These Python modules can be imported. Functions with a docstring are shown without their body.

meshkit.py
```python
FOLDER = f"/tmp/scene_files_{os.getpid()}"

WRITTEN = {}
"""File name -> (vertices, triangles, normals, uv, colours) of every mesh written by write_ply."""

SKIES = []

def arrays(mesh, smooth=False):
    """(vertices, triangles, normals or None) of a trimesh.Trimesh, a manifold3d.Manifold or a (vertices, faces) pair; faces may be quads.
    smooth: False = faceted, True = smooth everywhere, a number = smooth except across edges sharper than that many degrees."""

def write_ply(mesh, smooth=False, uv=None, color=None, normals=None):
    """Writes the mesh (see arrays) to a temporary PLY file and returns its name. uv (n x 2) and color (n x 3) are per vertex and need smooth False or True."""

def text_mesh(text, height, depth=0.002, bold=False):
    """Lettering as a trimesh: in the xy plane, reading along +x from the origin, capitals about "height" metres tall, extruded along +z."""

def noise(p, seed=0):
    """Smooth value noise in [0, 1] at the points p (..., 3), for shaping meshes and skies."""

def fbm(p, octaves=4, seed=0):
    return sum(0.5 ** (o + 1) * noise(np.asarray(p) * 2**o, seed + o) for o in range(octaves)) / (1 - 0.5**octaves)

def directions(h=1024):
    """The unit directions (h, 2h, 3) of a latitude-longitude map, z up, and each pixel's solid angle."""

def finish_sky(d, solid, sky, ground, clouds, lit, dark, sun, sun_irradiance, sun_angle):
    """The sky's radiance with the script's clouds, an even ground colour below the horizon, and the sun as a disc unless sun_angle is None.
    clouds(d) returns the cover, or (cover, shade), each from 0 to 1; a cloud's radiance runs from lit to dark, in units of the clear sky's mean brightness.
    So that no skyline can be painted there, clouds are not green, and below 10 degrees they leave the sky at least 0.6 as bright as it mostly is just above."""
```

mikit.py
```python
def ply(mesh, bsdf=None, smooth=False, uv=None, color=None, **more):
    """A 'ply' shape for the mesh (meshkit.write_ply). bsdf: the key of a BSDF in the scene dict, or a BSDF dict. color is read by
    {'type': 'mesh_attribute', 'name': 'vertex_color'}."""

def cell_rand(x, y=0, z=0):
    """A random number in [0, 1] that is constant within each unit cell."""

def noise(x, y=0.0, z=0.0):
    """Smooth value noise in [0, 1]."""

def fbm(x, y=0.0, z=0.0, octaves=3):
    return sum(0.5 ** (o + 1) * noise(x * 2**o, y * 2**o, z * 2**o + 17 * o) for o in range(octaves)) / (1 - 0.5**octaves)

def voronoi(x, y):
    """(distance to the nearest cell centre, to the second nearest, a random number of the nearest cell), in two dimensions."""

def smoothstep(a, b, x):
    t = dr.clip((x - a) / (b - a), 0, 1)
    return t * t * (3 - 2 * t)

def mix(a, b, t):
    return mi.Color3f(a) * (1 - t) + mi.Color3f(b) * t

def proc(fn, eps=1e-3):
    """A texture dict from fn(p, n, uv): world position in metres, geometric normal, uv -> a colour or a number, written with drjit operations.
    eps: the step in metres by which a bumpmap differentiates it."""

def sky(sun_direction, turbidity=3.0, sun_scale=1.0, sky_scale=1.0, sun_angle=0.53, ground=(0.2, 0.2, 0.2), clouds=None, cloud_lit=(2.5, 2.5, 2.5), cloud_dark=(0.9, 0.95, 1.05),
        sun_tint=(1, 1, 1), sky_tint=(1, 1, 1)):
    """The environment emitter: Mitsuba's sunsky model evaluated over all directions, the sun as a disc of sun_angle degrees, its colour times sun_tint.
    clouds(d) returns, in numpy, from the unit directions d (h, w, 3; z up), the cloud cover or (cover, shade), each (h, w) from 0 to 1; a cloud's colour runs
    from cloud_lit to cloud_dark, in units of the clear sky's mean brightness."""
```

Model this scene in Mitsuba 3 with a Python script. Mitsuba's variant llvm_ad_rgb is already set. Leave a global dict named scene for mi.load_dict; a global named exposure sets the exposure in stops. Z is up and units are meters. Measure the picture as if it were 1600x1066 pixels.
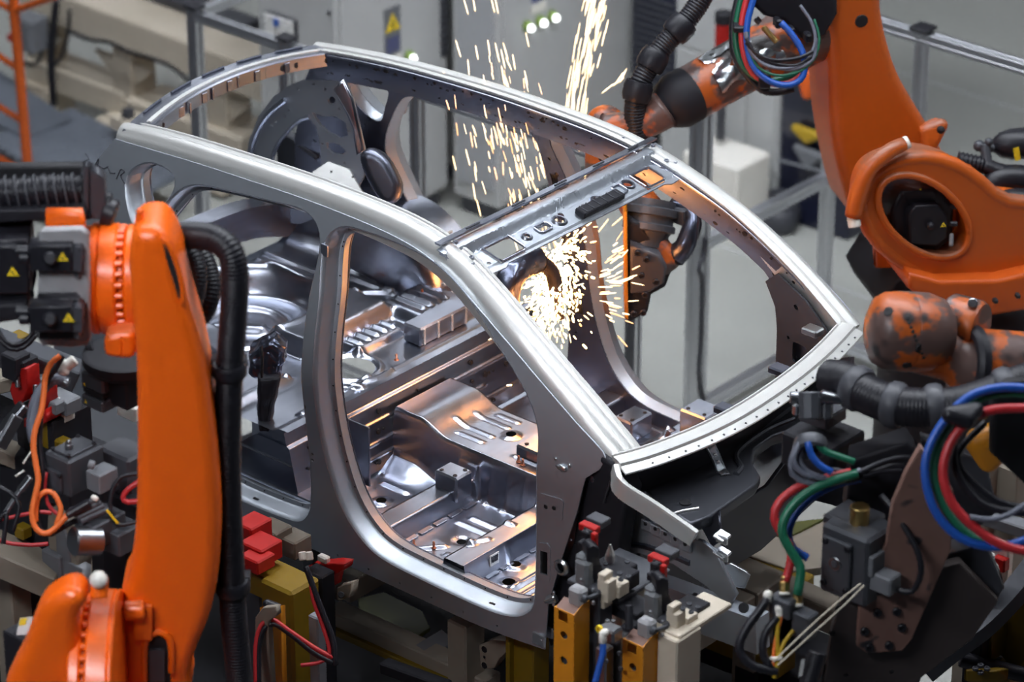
import math, random
import numpy as np, trimesh, manifold3d as m3, mitsuba as mi, drjit as dr, mikit, meshkit
from shapely.geometry import Polygon, Point, LineString, box as sbox
from shapely.ops import unary_union
from mikit import noise, fbm, smoothstep, mix, cell_rand

scene, labels = {}, {}
T = mi.ScalarTransform4f
rng = np.random.default_rng(7)
random.seed(7)

# ---------------------------------------------------------------- camera
# world: x = towards the front of the car, y = towards its left (far) side, z up; metres; hall floor at z = -0.85
FLOOR = -0.85
FOC, PITCH, YAW = 5800.0, math.radians(27.0), math.radians(130.8)
EYE = np.array([7.48793207, -10.00495923, 7.79162368])
FW = np.array([math.cos(YAW) * math.cos(PITCH), math.sin(YAW) * math.cos(PITCH), -math.sin(PITCH)])
RT = np.array([math.sin(YAW), -math.cos(YAW), 0.0])
DN = np.cross(FW, RT)
scene['camera'] = {'type': 'thinlens', 'fov': math.degrees(2 * math.atan(800 / FOC)), 'fov_axis': 'x', 'near_clip': 0.5, 'far_clip': 200.0,
                   'aperture_radius': 0.036, 'focus_distance': 14.3,
                   'to_world': T().look_at(origin=EYE.tolist(), target=(EYE + FW).tolist(), up=[0, 0, 1])}
exposure = -0.15

# ---------------------------------------------------------------- lamps of the hall (rows of strip lights under the roof, one added for the left robot)
LAMPS = [  # (x, y, z, length x, width y, radiance)
    (-1.2, 1.7, 7.6, 9.0, 0.8, 27.0),
    (-3.2, -0.8, 7.4, 9.0, 1.0, 11.0),
    (-11.5, 11.0, 8.6, 12.0, 1.1, 7.0),
    (0.5, -6.0, 6.0, 3.0, 1.0, 36.0),  # lamp added out of view to brighten the faces of the left robot
    (4.5, 7.5, 8.4, 9.0, 0.8, 12.0),
    (-21.0, -13.0, 7.5, 8.0, 4.0, 3.5),
]
for i, (x, y, z, lx, ly, L) in enumerate(LAMPS):
    k = 'ceiling_lamp' if i == 0 else f'ceiling_lamp_{i:03d}'
    scene[k] = {'type': 'rectangle', 'to_world': T().translate([x, y, z]).rotate([1, 0, 0], 180).scale([lx / 2, ly / 2, 1]),
                'emitter': {'type': 'area', 'radiance': {'type': 'rgb', 'value': [L * 0.95, L * 1.0, L * 1.08]}},
                'bsdf': {'type': 'diffuse', 'reflectance': {'type': 'rgb', 'value': 0.8}}}
    labels[k] = {'label': 'white strip lamp under the hall roof ' + ('over the far side of the car', 'straight above the car', 'far behind the cabinets', 'added to brighten the left robot', 'over the right fence', 'at the far left wall')[i], 'category': 'lamp', 'group': 'strip lamps under the hall roof'}

# ---------------------------------------------------------------- materials
def rgb(*v):
    return {'type': 'rgb', 'value': list(v) if len(v) > 1 else [v[0]] * 3}

def pbr(key, col, rough=0.5, metal=0.0, coat=0.0, spec=0.5, bump=None):
    b = {'type': 'principled', 'base_color': rgb(*col) if isinstance(col, tuple) else col, 'roughness': rough, 'metallic': metal, 'specular': spec}
    if coat:
        b['clearcoat'], b['clearcoat_gloss'] = coat, 0.85
    if bump is not None:
        b = {'type': 'bumpmap', 'arbitrary': mikit.proc(bump[0], eps=bump[2] if len(bump) > 2 else 2e-3), 'scale': bump[1], 'bsdf': b}
    scene[key] = {'type': 'twosided', 'bsdf': b}
    return key

def steel_col(p, n, uv):
    a = fbm(p.x * 5, p.y * 5, p.z * 5)
    s = noise(p.x * 60, p.y * 9, p.z * 60)
    return mix((0.35, 0.375, 0.45), (0.50, 0.525, 0.59), 0.7 * a + 0.3 * s)

def steel_rough(p, n, uv):
    return 0.19 + 0.16 * fbm(p.x * 7, p.y * 7, p.z * 7)

def worn_orange(p, n, uv):
    a = fbm(p.x * 9 + 3, p.y * 9, p.z * 9, octaves=4)
    b = noise(p.x * 60, p.y * 60, p.z * 60)
    t = smoothstep(0.44, 0.56, a + 0.12 * (b - 0.5))
    c = mix((0.40, 0.082, 0.012), (0.10, 0.060, 0.052), t)
    return mix(c, (0.028, 0.024, 0.024), smoothstep(0.62, 0.70, fbm(p.x * 6, p.y * 6 + 9, p.z * 6)))

def orange_col(p, n, uv):
    a = fbm(p.x * 4, p.y * 4, p.z * 4, octaves=4)
    up = smoothstep(0.55, 0.95, n.z) * smoothstep(0.35, 0.6, a)
    return mix((0.86, 0.125, 0.004), (0.42, 0.15, 0.075), 0.5 * up)

def orange_shaded_dusty(p, n, uv):  # darker base paints in the weaker light on the far robot; dust on top
    a = fbm(p.x * 5, p.y * 5, p.z * 5, octaves=4)
    return mix((0.52, 0.092, 0.005), (0.20, 0.095, 0.060), 0.06 + 0.7 * smoothstep(0.2, 0.9, n.z) * smoothstep(0.3, 0.55, a))

def beige_col(p, n, uv):
    return mix((0.50, 0.43, 0.33), (0.60, 0.53, 0.43), fbm(p.x * 3, p.y * 3, p.z * 3))

def copper_plate(p, n, uv):
    a = fbm(p.x * 7, p.y * 7, p.z * 7, octaves=4)
    c = mix((0.16, 0.085, 0.068), (0.22, 0.125, 0.10), a)
    return mix(c, (0.03, 0.028, 0.032), smoothstep(0.58, 0.63, fbm(p.x * 8 + 5, p.y * 8, p.z * 8)))

def floor_col(p, n, uv):
    return mix((0.34, 0.345, 0.32), (0.42, 0.425, 0.39), fbm(p.x * 0.9, p.y * 0.9, 0))

steel = {'type': 'principled', 'base_color': mikit.proc(steel_col), 'roughness': mikit.proc(steel_rough), 'metallic': 1.0}
scene['steel'] = {'type': 'twosided', 'bsdf': steel}
pbr('panel_steel', (0.44, 0.475, 0.52), 0.46, 0.82)
pbr('brown_dark', (0.055, 0.044, 0.042), 0.5, 0.3)
pbr('steel_bright', (0.80, 0.80, 0.765), 0.40, 0.72)
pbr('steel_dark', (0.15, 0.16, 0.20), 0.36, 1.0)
pbr('steel_primer', (0.055, 0.058, 0.068), 0.38, 0.6)
pbr('zinc', (0.74, 0.78, 0.80), 0.3, 1.0)
pbr('cast_aluminium', (0.30, 0.30, 0.31), 0.45, 0.15)
pbr('machined', (0.30, 0.31, 0.33), 0.32, 1.0)
pbr('gun_grey', (0.062, 0.066, 0.076), 0.45, 0.3)
pbr('clamp_grey', (0.17, 0.18, 0.19), 0.4, 0.3)
pbr('copper', (0.72, 0.30, 0.17), 0.3, 1.0)
pbr('brass', (0.55, 0.38, 0.14), 0.35, 1.0)
pbr('hole_black', (0.006, 0.006, 0.008), 0.7)
pbr('rubber', (0.010, 0.010, 0.014), 0.42, spec=0.4)
pbr('black_plastic', (0.012, 0.012, 0.016), 0.42, spec=0.35)
pbr('black_paint', (0.014, 0.014, 0.018), 0.6, spec=0.25)
pbr('dark_grey', (0.045, 0.047, 0.056), 0.5)
pbr('mid_grey', (0.14, 0.147, 0.16), 0.5)
pbr('dark_foil', (0.10, 0.11, 0.15), 0.24, 0.9)
pbr('orange', mikit.proc(orange_col), 0.34, 0.0, 0.35)
pbr('orange_shaded_dusty', mikit.proc(orange_shaded_dusty), 0.42, 0.0, 0.15)
pbr('orange_plain', (0.80, 0.118, 0.006), 0.34, 0.0, 0.3)
pbr('orange_dull', (0.52, 0.085, 0.008), 0.45)
pbr('worn_orange', mikit.proc(worn_orange), 0.40)
pbr('clamp_orange', (0.62, 0.235, 0.012), 0.42)
pbr('beige', mikit.proc(beige_col), 0.5)
pbr('yellow', (0.42, 0.27, 0.012), 0.42)
pbr('yellow_shaded', (0.17, 0.105, 0.006), 0.5, spec=0.3)  # darker copy of the yellow, shade under the sill put into the colour
pbr('beige_shaded', (0.22, 0.19, 0.15), 0.55, spec=0.3)  # darker copy of the beige, dim foreground light put into the colour
pbr('olive_plate', (0.06, 0.065, 0.006), 0.5)
pbr('sticker_yellow', (0.85, 0.60, 0.02), 0.5)
pbr('red', (0.36, 0.010, 0.008), 0.45, spec=0.3)
pbr('hose_red', (0.42, 0.022, 0.026), 0.38)
pbr('hose_blue', (0.010, 0.07, 0.34), 0.38)
pbr('hose_green', (0.008, 0.105, 0.055), 0.38)
pbr('hose_grey', (0.12, 0.13, 0.165), 0.45)
pbr('cable_orange', (0.75, 0.16, 0.03), 0.45)
pbr('white_plastic', (0.78, 0.75, 0.68), 0.4)
pbr('sticker_white', (0.75, 0.75, 0.73), 0.5)
pbr('ink', (0.02, 0.02, 0.03), 0.6)
pbr('ink_blue', (0.05, 0.06, 0.20), 0.6)
pbr('label_blue', (0.02, 0.09, 0.40), 0.5)
pbr('copper_plate', mikit.proc(copper_plate), 0.5, 0.2)
pbr('cabinet_grey', (0.47, 0.475, 0.47), 0.5)
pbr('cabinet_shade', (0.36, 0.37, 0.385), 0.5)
pbr('aluminium', (0.62, 0.63, 0.66), 0.34, 1.0)
pbr('tread', (0.16, 0.18, 0.215), 0.45, 0.3)
pbr('floor_paint', mikit.proc(floor_col), 0.42)
pbr('wall_paint', (0.36, 0.37, 0.38), 0.6)
pbr('hall_dark', (0.030, 0.034, 0.050), 0.8)
pbr('dark_floor_sheet', (0.06, 0.063, 0.07), 0.6)
pbr('hall_wall', (0.34, 0.36, 0.40), 0.7)
pbr('glass_dark', (0.012, 0.014, 0.032), 0.12)
pbr('green', (0.20, 0.30, 0.06), 0.5)
scene['pane_glass'] = {'type': 'thindielectric', 'int_ior': 1.35}

# ---------------------------------------------------------------- helpers
def at(px, py, x=None, y=None, z=None, d=None):
    """The point seen at a pixel of the photograph on the plane x, y or z = const, or at the depth d."""
    r = FW + RT * (px - 800) / FOC + DN * (py - 533) / FOC
    t = d if d is not None else (x - EYE[0]) / r[0] if x is not None else (y - EYE[1]) / r[1] if y is not None else (z - EYE[2]) / r[2]
    return EYE + t * r

def unit(v):
    v = np.asarray(v, float)
    return v / (np.linalg.norm(v) + 1e-12)

def tm(man):
    m = man.to_mesh()
    return trimesh.Trimesh(np.array(m.vert_properties[:, :3]), np.array(m.tri_verts), process=False)

def cat(*ms):
    ms = [m for a in ms for m in (a if isinstance(a, (list, tuple)) else [a])]
    return trimesh.util.concatenate(ms) if len(ms) > 1 else ms[0]

def frame(z, x=None):
    z = unit(z)
    x = np.asarray(x if x is not None else ([0, 0, 1] if abs(z[2]) < 0.9 else [1, 0, 0]), float)
    x = unit(x - z * (x @ z))
    return np.stack([x, np.cross(z, x), z], 1)

def box(c, size, R=None, bevel=0.006):
    h = np.asarray(size, float) / 2
    b = min(bevel, 0.45 * h.min() * 2 * 0.5)
    pts = []
    for s in np.ndindex(2, 2, 2):
        sg = np.array(s) * 2 - 1
        for k in range(3):
            q = h - b
            q[k] = h[k]
            pts.append(sg * q)
    m = trimesh.convex.convex_hull(np.array(pts))
    R = np.eye(3) if R is None else R
    return trimesh.Trimesh(m.vertices @ np.asarray(R).T + np.asarray(c, float), m.faces, process=False)

def beam(a, b, w, h, up=(0, 0, 1), bevel=0.006):
    """A bar from a to b, w wide, h high along up."""
    a, b = np.asarray(a, float), np.asarray(b, float)
    x = unit(b - a)
    z = unit(np.asarray(up, float) - x * (np.asarray(up, float) @ x))
    return box((a + b) / 2, (np.linalg.norm(b - a), w, h), np.stack([x, np.cross(z, x), z], 1), bevel)

def lathe(o, axis, prof, n=28):
    """prof: (radius, height along the axis) pairs."""
    R = frame(axis)
    prof = np.asarray(prof, float)
    ang = np.arange(n) * 2 * np.pi / n
    v, f = [], []
    for r, h in prof:
        v.append(np.stack([np.cos(ang) * max(r, 1e-5), np.sin(ang) * max(r, 1e-5), np.full(n, h)], 1))
    v = np.vstack(v) @ R.T + np.asarray(o, float)
    i = np.arange(n)
    for k in range(len(prof) - 1):
        a, b = k * n + i, k * n + (i + 1) % n
        f += [np.stack([a, b, b + n], 1), np.stack([a, b + n, a + n], 1)]
    return trimesh.Trimesh(v, np.vstack(f), process=False)

def cyl(a, b, r, r2=None, n=24, bevel=0.004):
    a, b = np.asarray(a, float), np.asarray(b, float)
    L = np.linalg.norm(b - a)
    r2 = r if r2 is None else r2
    e = min(bevel, 0.4 * L, 0.5 * min(r, r2))
    return lathe(a, b - a, [(0, 0), (r - e, 0), (r, e), (r2, L - e), (r2 - e, L), (0, L)], n)

def smoothpath(pts, step=0.02, closed=False):
    p = np.asarray(pts, float)
    if len(p) < 3:
        n = max(2, int(np.linalg.norm(p[-1] - p[0]) / step) + 1)
        return p[0] + (p[-1] - p[0]) * np.linspace(0, 1, n)[:, None]
    q = np.vstack([p[-1], p, p[:2]]) if closed else np.vstack([2 * p[0] - p[1], p, 2 * p[-1] - p[-2]])
    out = []
    for i in range(1, len(q) - 2):
        n = max(2, int(np.linalg.norm(q[i + 1] - q[i]) / step))
        t = (np.arange(n) / n)[:, None]
        a, b, c, e = q[i - 1], q[i], q[i + 1], q[i + 2]
        out.append(0.5 * (2 * b + (c - a) * t + (2 * a - 5 * b + 4 * c - e) * t**2 + (3 * b - a - 3 * c + e) * t**3))
    if not closed:
        out.append(p[-1:])
    return np.vstack(out)

def frames(p, up=None):
    t = np.gradient(p, axis=0)
    t /= np.linalg.norm(t, axis=1, keepdims=True) + 1e-12
    A = np.zeros_like(p)
    a = np.asarray(up, float) if up is not None else np.array([0.123, 0.456, 0.88])
    for i in range(len(p)):
        a0 = np.asarray(up, float) if up is not None else a
        a = unit(a0 - t[i] * (a0 @ t[i]))
        A[i] = a
    return t, A, np.cross(t, A)

def loft(rings, closed=True, caps=True):
    """Rings (k, n, 3) joined into a skin."""
    r = np.asarray(rings, float)
    k, n = r.shape[:2]
    v = r.reshape(-1, 3)
    i, j = np.meshgrid(np.arange(k - 1), np.arange(n if closed else n - 1), indexing='ij')
    q = np.stack([i * n + j, i * n + (j + 1) % n, (i + 1) * n + (j + 1) % n, (i + 1) * n + j], -1).reshape(-1, 4)
    f = np.vstack([q[:, [0, 1, 2]], q[:, [0, 2, 3]]])
    if caps and closed:
        c0, c1 = len(v), len(v) + 1
        v = np.vstack([v, r[0].mean(0), r[-1].mean(0)])
        a = np.arange(n)
        f = np.vstack([f, np.stack([np.full(n, c0), (a + 1) % n, a], 1), np.stack([np.full(n, c1), (k - 1) * n + a, (k - 1) * n + (a + 1) % n], 1)])
    return trimesh.Trimesh(v, f, process=False)

def tube(pts, r, n=12, step=0.02, smooth=True, rib=None):
    """A hose along the points; rib = (pitch, depth) makes it corrugated; r may be a list over the points."""
    if rib:
        step = rib[0] / 4
    p = smoothpath(pts, step) if smooth else np.asarray(pts, float)
    s = np.concatenate([[0], np.cumsum(np.linalg.norm(np.diff(p, axis=0), axis=1))])
    rr = np.interp(s / s[-1], np.linspace(0, 1, len(r)), r) if isinstance(r, (list, tuple)) else np.full(len(p), float(r))
    if rib:
        rr = rr - rib[1] * (0.5 - 0.5 * np.cos(np.arange(len(p)) * np.pi / 2))
    t, a, b = frames(p)
    ang = np.arange(n) * 2 * np.pi / n
    ring = p[:, None] + rr[:, None, None] * (np.cos(ang)[None, :, None] * a[:, None] + np.sin(ang)[None, :, None] * b[:, None])
    return loft(ring)

def sweep(path, prof, up, scale=None):
    """A profile (u along up x tangent, v along up) carried along a path."""
    p = np.asarray(path, float)
    t, a, b = frames(p, up)
    pr = np.asarray(prof, float)
    s = np.ones(len(p)) if scale is None else np.asarray(scale)
    ring = p[:, None] + s[:, None, None] * (pr[None, :, 0, None] * b[:, None] + pr[None, :, 1, None] * a[:, None])
    return loft(ring)

def resample(poly, step, smooth):
    p = np.asarray(poly, float)
    if smooth:
        z = np.hstack([p, np.zeros((len(p), 1))])
        return smoothpath(z, step, True)[:, :2]
    return p

def bevel_prism(poly, t, bevel, n=3, smooth=False, step=0.02):
    """A closed outline in the xy plane, extruded from z = 0 down to z = -t with rounded edges."""
    p = resample(poly, step, smooth)
    area = 0.5 * np.sum(p[:, 0] * np.roll(p[:, 1], -1) - np.roll(p[:, 0], -1) * p[:, 1])
    if area < 0:
        p = p[::-1]
    pr, nx = np.roll(p, 1, 0), np.roll(p, -1, 0)
    d0, d1 = p - pr, nx - p
    d0 /= np.linalg.norm(d0, axis=1, keepdims=True) + 1e-12
    d1 /= np.linalg.norm(d1, axis=1, keepdims=True) + 1e-12
    n0, n1 = np.stack([-d0[:, 1], d0[:, 0]], 1), np.stack([-d1[:, 1], d1[:, 0]], 1)
    m = n0 + n1
    m = m / np.maximum((m * m).sum(1, keepdims=True), 0.7) * 2
    b = min(bevel, 0.45 * t)
    prof = [(b * (1 - math.sin(a)), -b * (1 - math.cos(a))) for a in np.linspace(0, math.pi / 2, n + 1)]
    prof = prof + [(u, -t - v) for u, v in prof[::-1]]
    rings = np.array([np.hstack([p + m * u, np.full((len(p), 1), v)]) for u, v in prof])
    k, nn = len(rings), len(p)
    i, j = np.meshgrid(np.arange(k - 1), np.arange(nn), indexing='ij')
    q = np.stack([i * nn + j, i * nn + (j + 1) % nn, (i + 1) * nn + (j + 1) % nn, (i + 1) * nn + j], -1).reshape(-1, 4)
    f = np.vstack([q[:, [0, 2, 1]], q[:, [0, 3, 2]]])
    import mapbox_earcut
    cap = mapbox_earcut.triangulate_float64(np.ascontiguousarray(rings[0][:, :2]), np.array([nn], np.uint32)).reshape(-1, 3).astype(int)
    a2 = rings[0][cap][:, :, :2]
    cr = (a2[:, 1, 0] - a2[:, 0, 0]) * (a2[:, 2, 1] - a2[:, 0, 1]) - (a2[:, 1, 1] - a2[:, 0, 1]) * (a2[:, 2, 0] - a2[:, 0, 0])
    cap[cr < 0] = cap[cr < 0][:, ::-1]
    f = np.vstack([f, cap, cap[:, ::-1] + (k - 1) * nn])
    return trimesh.Trimesh(rings.reshape(-1, 3), f, process=False)

def prism(pts3, nrm, t, bevel=0.006, smooth=False, n=3):
    """Outline given by points of a plane with normal nrm (towards the viewer), thickened away from it by t."""
    p = np.asarray(pts3, float)
    R = frame(nrm)
    o = p.mean(0)
    m = bevel_prism((p - o) @ R[:, :2], t, bevel, n, smooth)
    return trimesh.Trimesh(m.vertices @ R.T + o, m.faces, process=False)

def plane_px(pxs, o, nrm):
    """The pixels' points on the plane through o with normal nrm."""
    nrm = unit(nrm)
    out = []
    for px, py in pxs:
        r = FW + RT * (px - 800) / FOC + DN * (py - 533) / FOC
        out.append(EYE + r * (((np.asarray(o) - EYE) @ nrm) / (r @ nrm)))
    return np.array(out)

def slab(pxs, o, nrm, t, bevel=0.006, smooth=False, n=3):
    return prism(plane_px(pxs, o, nrm), nrm, t, bevel, smooth, n)

def sheet(poly, t, warp, res=0.03):
    """A shapely area (holes allowed) as a sheet of thickness t, refined and bent by warp((n, 3) -> (n, 3))."""
    polys = getattr(poly, 'geoms', [poly])
    out = []
    for g in polys:
        if g.is_empty or g.area < 1e-6:
            continue
        loops = [np.asarray(g.exterior.coords)[:-1]] + [np.asarray(h.coords)[:-1] for h in g.interiors]
        cs = m3.CrossSection([l.tolist() for l in loops], m3.FillRule.EvenOdd)
        man = m3.Manifold.extrude(cs, t).refine_to_length(res)
        m = tm(man)
        out.append(trimesh.Trimesh(warp(np.asarray(m.vertices)), m.faces, process=False))
    return cat(out)

def hull(*spheres):
    """The convex hull of spheres (centre, radius) as a rounded solid."""
    s = trimesh.creation.icosphere(2)
    return trimesh.convex.convex_hull(np.vstack([s.vertices * r + np.asarray(c, float) for c, r in spheres]))

def ico(c, r, sub=2, scale=(1, 1, 1)):
    s = trimesh.creation.icosphere(sub)
    return trimesh.Trimesh(s.vertices * r * np.asarray(scale) + np.asarray(c, float), s.faces, process=False)

def hit(mesh, px, py):
    """Where the line of sight through a pixel meets a mesh, and the normal there."""
    r = unit(FW + RT * (px - 800) / FOC + DN * (py - 533) / FOC)
    loc, _, tri = mesh.ray.intersects_location([EYE], [r])
    k = np.argmin(np.linalg.norm(loc - EYE, axis=1))
    n = mesh.face_normals[tri[k]]
    return loc[k], n if n @ r < 0 else -n

def numbered(key):
    if key not in scene and key not in labels and not any(k.startswith(key + '__') for k in scene):
        return key
    i = 1
    while f'{key}_{i:03d}' in scene or f'{key}_{i:03d}' in labels:
        i += 1
    return f'{key}_{i:03d}'

def thing(name, label, cat_, group=None, kind=None):
    k = numbered(name)
    labels[k] = {'label': label, 'category': cat_}
    if group:
        labels[k]['group'] = group
    if kind:
        labels[k]['kind'] = kind
    return k

def part(parent, name, mesh, mat, smooth=35, label=None, kind=None):
    k = numbered(parent + '__' + name)
    scene[k] = mikit.ply(mesh, mat, smooth)
    if label or kind:
        labels[k] = {a: b for a, b in (('label', label), ('kind', kind)) if b}
    return k

def single(name, mesh, mat, label, cat_, group=None, smooth=35, kind=None):
    k = thing(name, label, cat_, group, kind)
    scene[k] = mikit.ply(mesh, mat, smooth)
    return k

def struct(name, mesh, mat, label=None, smooth=35):
    scene[name] = mikit.ply(mesh, mat, smooth)
    labels[name] = {'kind': 'structure', 'label': label or name.replace('_', ' ')}

def shared(parent, name, meshdict, count_to=None, label=None):
    k = numbered(parent + '__' + name)
    scene[k] = meshdict
    if label:
        labels[k] = {'label': label}
    return k

def bolt(o, axis, r, h):
    """A hexagon socket screw head."""
    return lathe(o, axis, [(0, -0.002), (r, -0.002), (r, h * 0.8), (r * 0.85, h), (r * 0.5, h), (r * 0.45, h * 0.5), (0, h * 0.5)], 10)

NEAR, FRONT = np.array([0, -1.0, 0]), np.array([1.0, 0, 0])
UP = np.array([0, 0, 1.0])
CAMH = unit(-FW * [1, 1, 0])

# ================================================================ the hall
struct('floor', trimesh.Trimesh([[-30, -20, FLOOR], [14, -20, FLOOR], [14, 30, FLOOR], [-30, 30, FLOOR]], [[0, 1, 2], [0, 2, 3]]), 'floor_paint', 'smooth grey green hall floor', False)
for k in range(2):   # floor joints behind the fence, thin raised paint lines
    y = 4.42 + 2.6 * k
    part('floor', 'joint', box((-1.0, y, FLOOR + 0.002), (7.0, 0.02, 0.004), bevel=0.001), 'cabinet_grey', False)
struct('trim_1', box((0, -6.4, FLOOR + .004), (26, 15.2, .008), bevel=.001), 'dark_floor_sheet', 'dark sheet added on the floor under the line', False)  # dark sheet added over the floor to cut light bounced from below
struct('ceiling', trimesh.Trimesh([[-30, -20, 9.5], [14, -20, 9.5], [14, 30, 9.5], [-30, 30, 9.5]], [[0, 2, 1], [0, 3, 2]]), 'hall_dark', 'dark hall roof', False)
struct('wall_left', box((-30, 5, 4.3), (0.3, 50, 10.4)), 'hall_wall', 'far hall wall', False)
struct('wall_back', box((-8, 30, 4.3), (44, 0.3, 10.4)), 'hall_dark', 'far hall wall behind the cell', False)
struct('wall_right', box((14, 5, 4.3), (0.3, 50, 10.4)), 'hall_dark', 'dark hall wall', False)
struct('wall_front', box((-8, -20, 4.3), (44, 0.3, 10.4)), 'hall_dark', 'dark hall wall', False)

# ---------------------------------------------------------------- aluminium fences
def profile_bar(a, b, w, up=(0, 0, 1)):
    """Slotted aluminium profile: four ribs round a core."""
    a, b = np.asarray(a, float), np.asarray(b, float)
    x = unit(b - a)
    z = unit(np.asarray(up, float) - x * (np.asarray(up, float) @ x))
    y = np.cross(z, x)
    o = w * 0.31
    return cat([beam(a + y * i * o + z * j * o, b + y * i * o + z * j * o, w * 0.38, w * 0.38, z, w * 0.05) for i in (-1, 1) for j in (-1, 1)] + [beam(a, b, w * 0.8, w * 0.8, z, 0.001)])

YA, ZA = 1.90, 0.90
fa = thing('safety_fence', 'long grey aluminium safety fence running behind the rear half of the car body', 'fence')
xs = [at(304, 20, y=YA)[0], at(447, 72, y=YA)[0], at(652, 142, y=YA)[0]]
part(fa, 'rail', profile_bar((xs[0], YA, ZA), (-2.05, YA, ZA), 0.05), 'aluminium', label='top rail')
part(fa, 'rail', profile_bar((xs[0], YA, ZA), (xs[0], YA + 1.02, ZA), 0.05), 'aluminium', label='top rail running away from the corner post')
part(fa, 'rail', profile_bar((xs[0], YA, -0.75), (-2.05, YA, -0.75), 0.05), 'aluminium')
for x in xs + [-2.05]:
    p = part(fa, 'post', profile_bar((x, YA, FLOOR), (x, YA, ZA + 0.03), 0.06, (1, 0, 0)), 'aluminium')
    part(p, 'cap', box((x, YA, ZA + 0.045), (0.09, 0.075, 0.016)), 'black_plastic')
for i, (x0, x1) in enumerate(((xs[0], xs[1]), (xs[1], xs[2]), (xs[2], -2.05))):
    part(fa, 'pane', trimesh.Trimesh([[x0 + .04, YA, -0.7], [x1 - .04, YA, -0.7], [x1 - .04, YA, ZA - .04], [x0 + .04, YA, ZA - .04]], [[0, 1, 2], [0, 2, 3]]), 'pane_glass', False, 'clear plastic pane')

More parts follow.
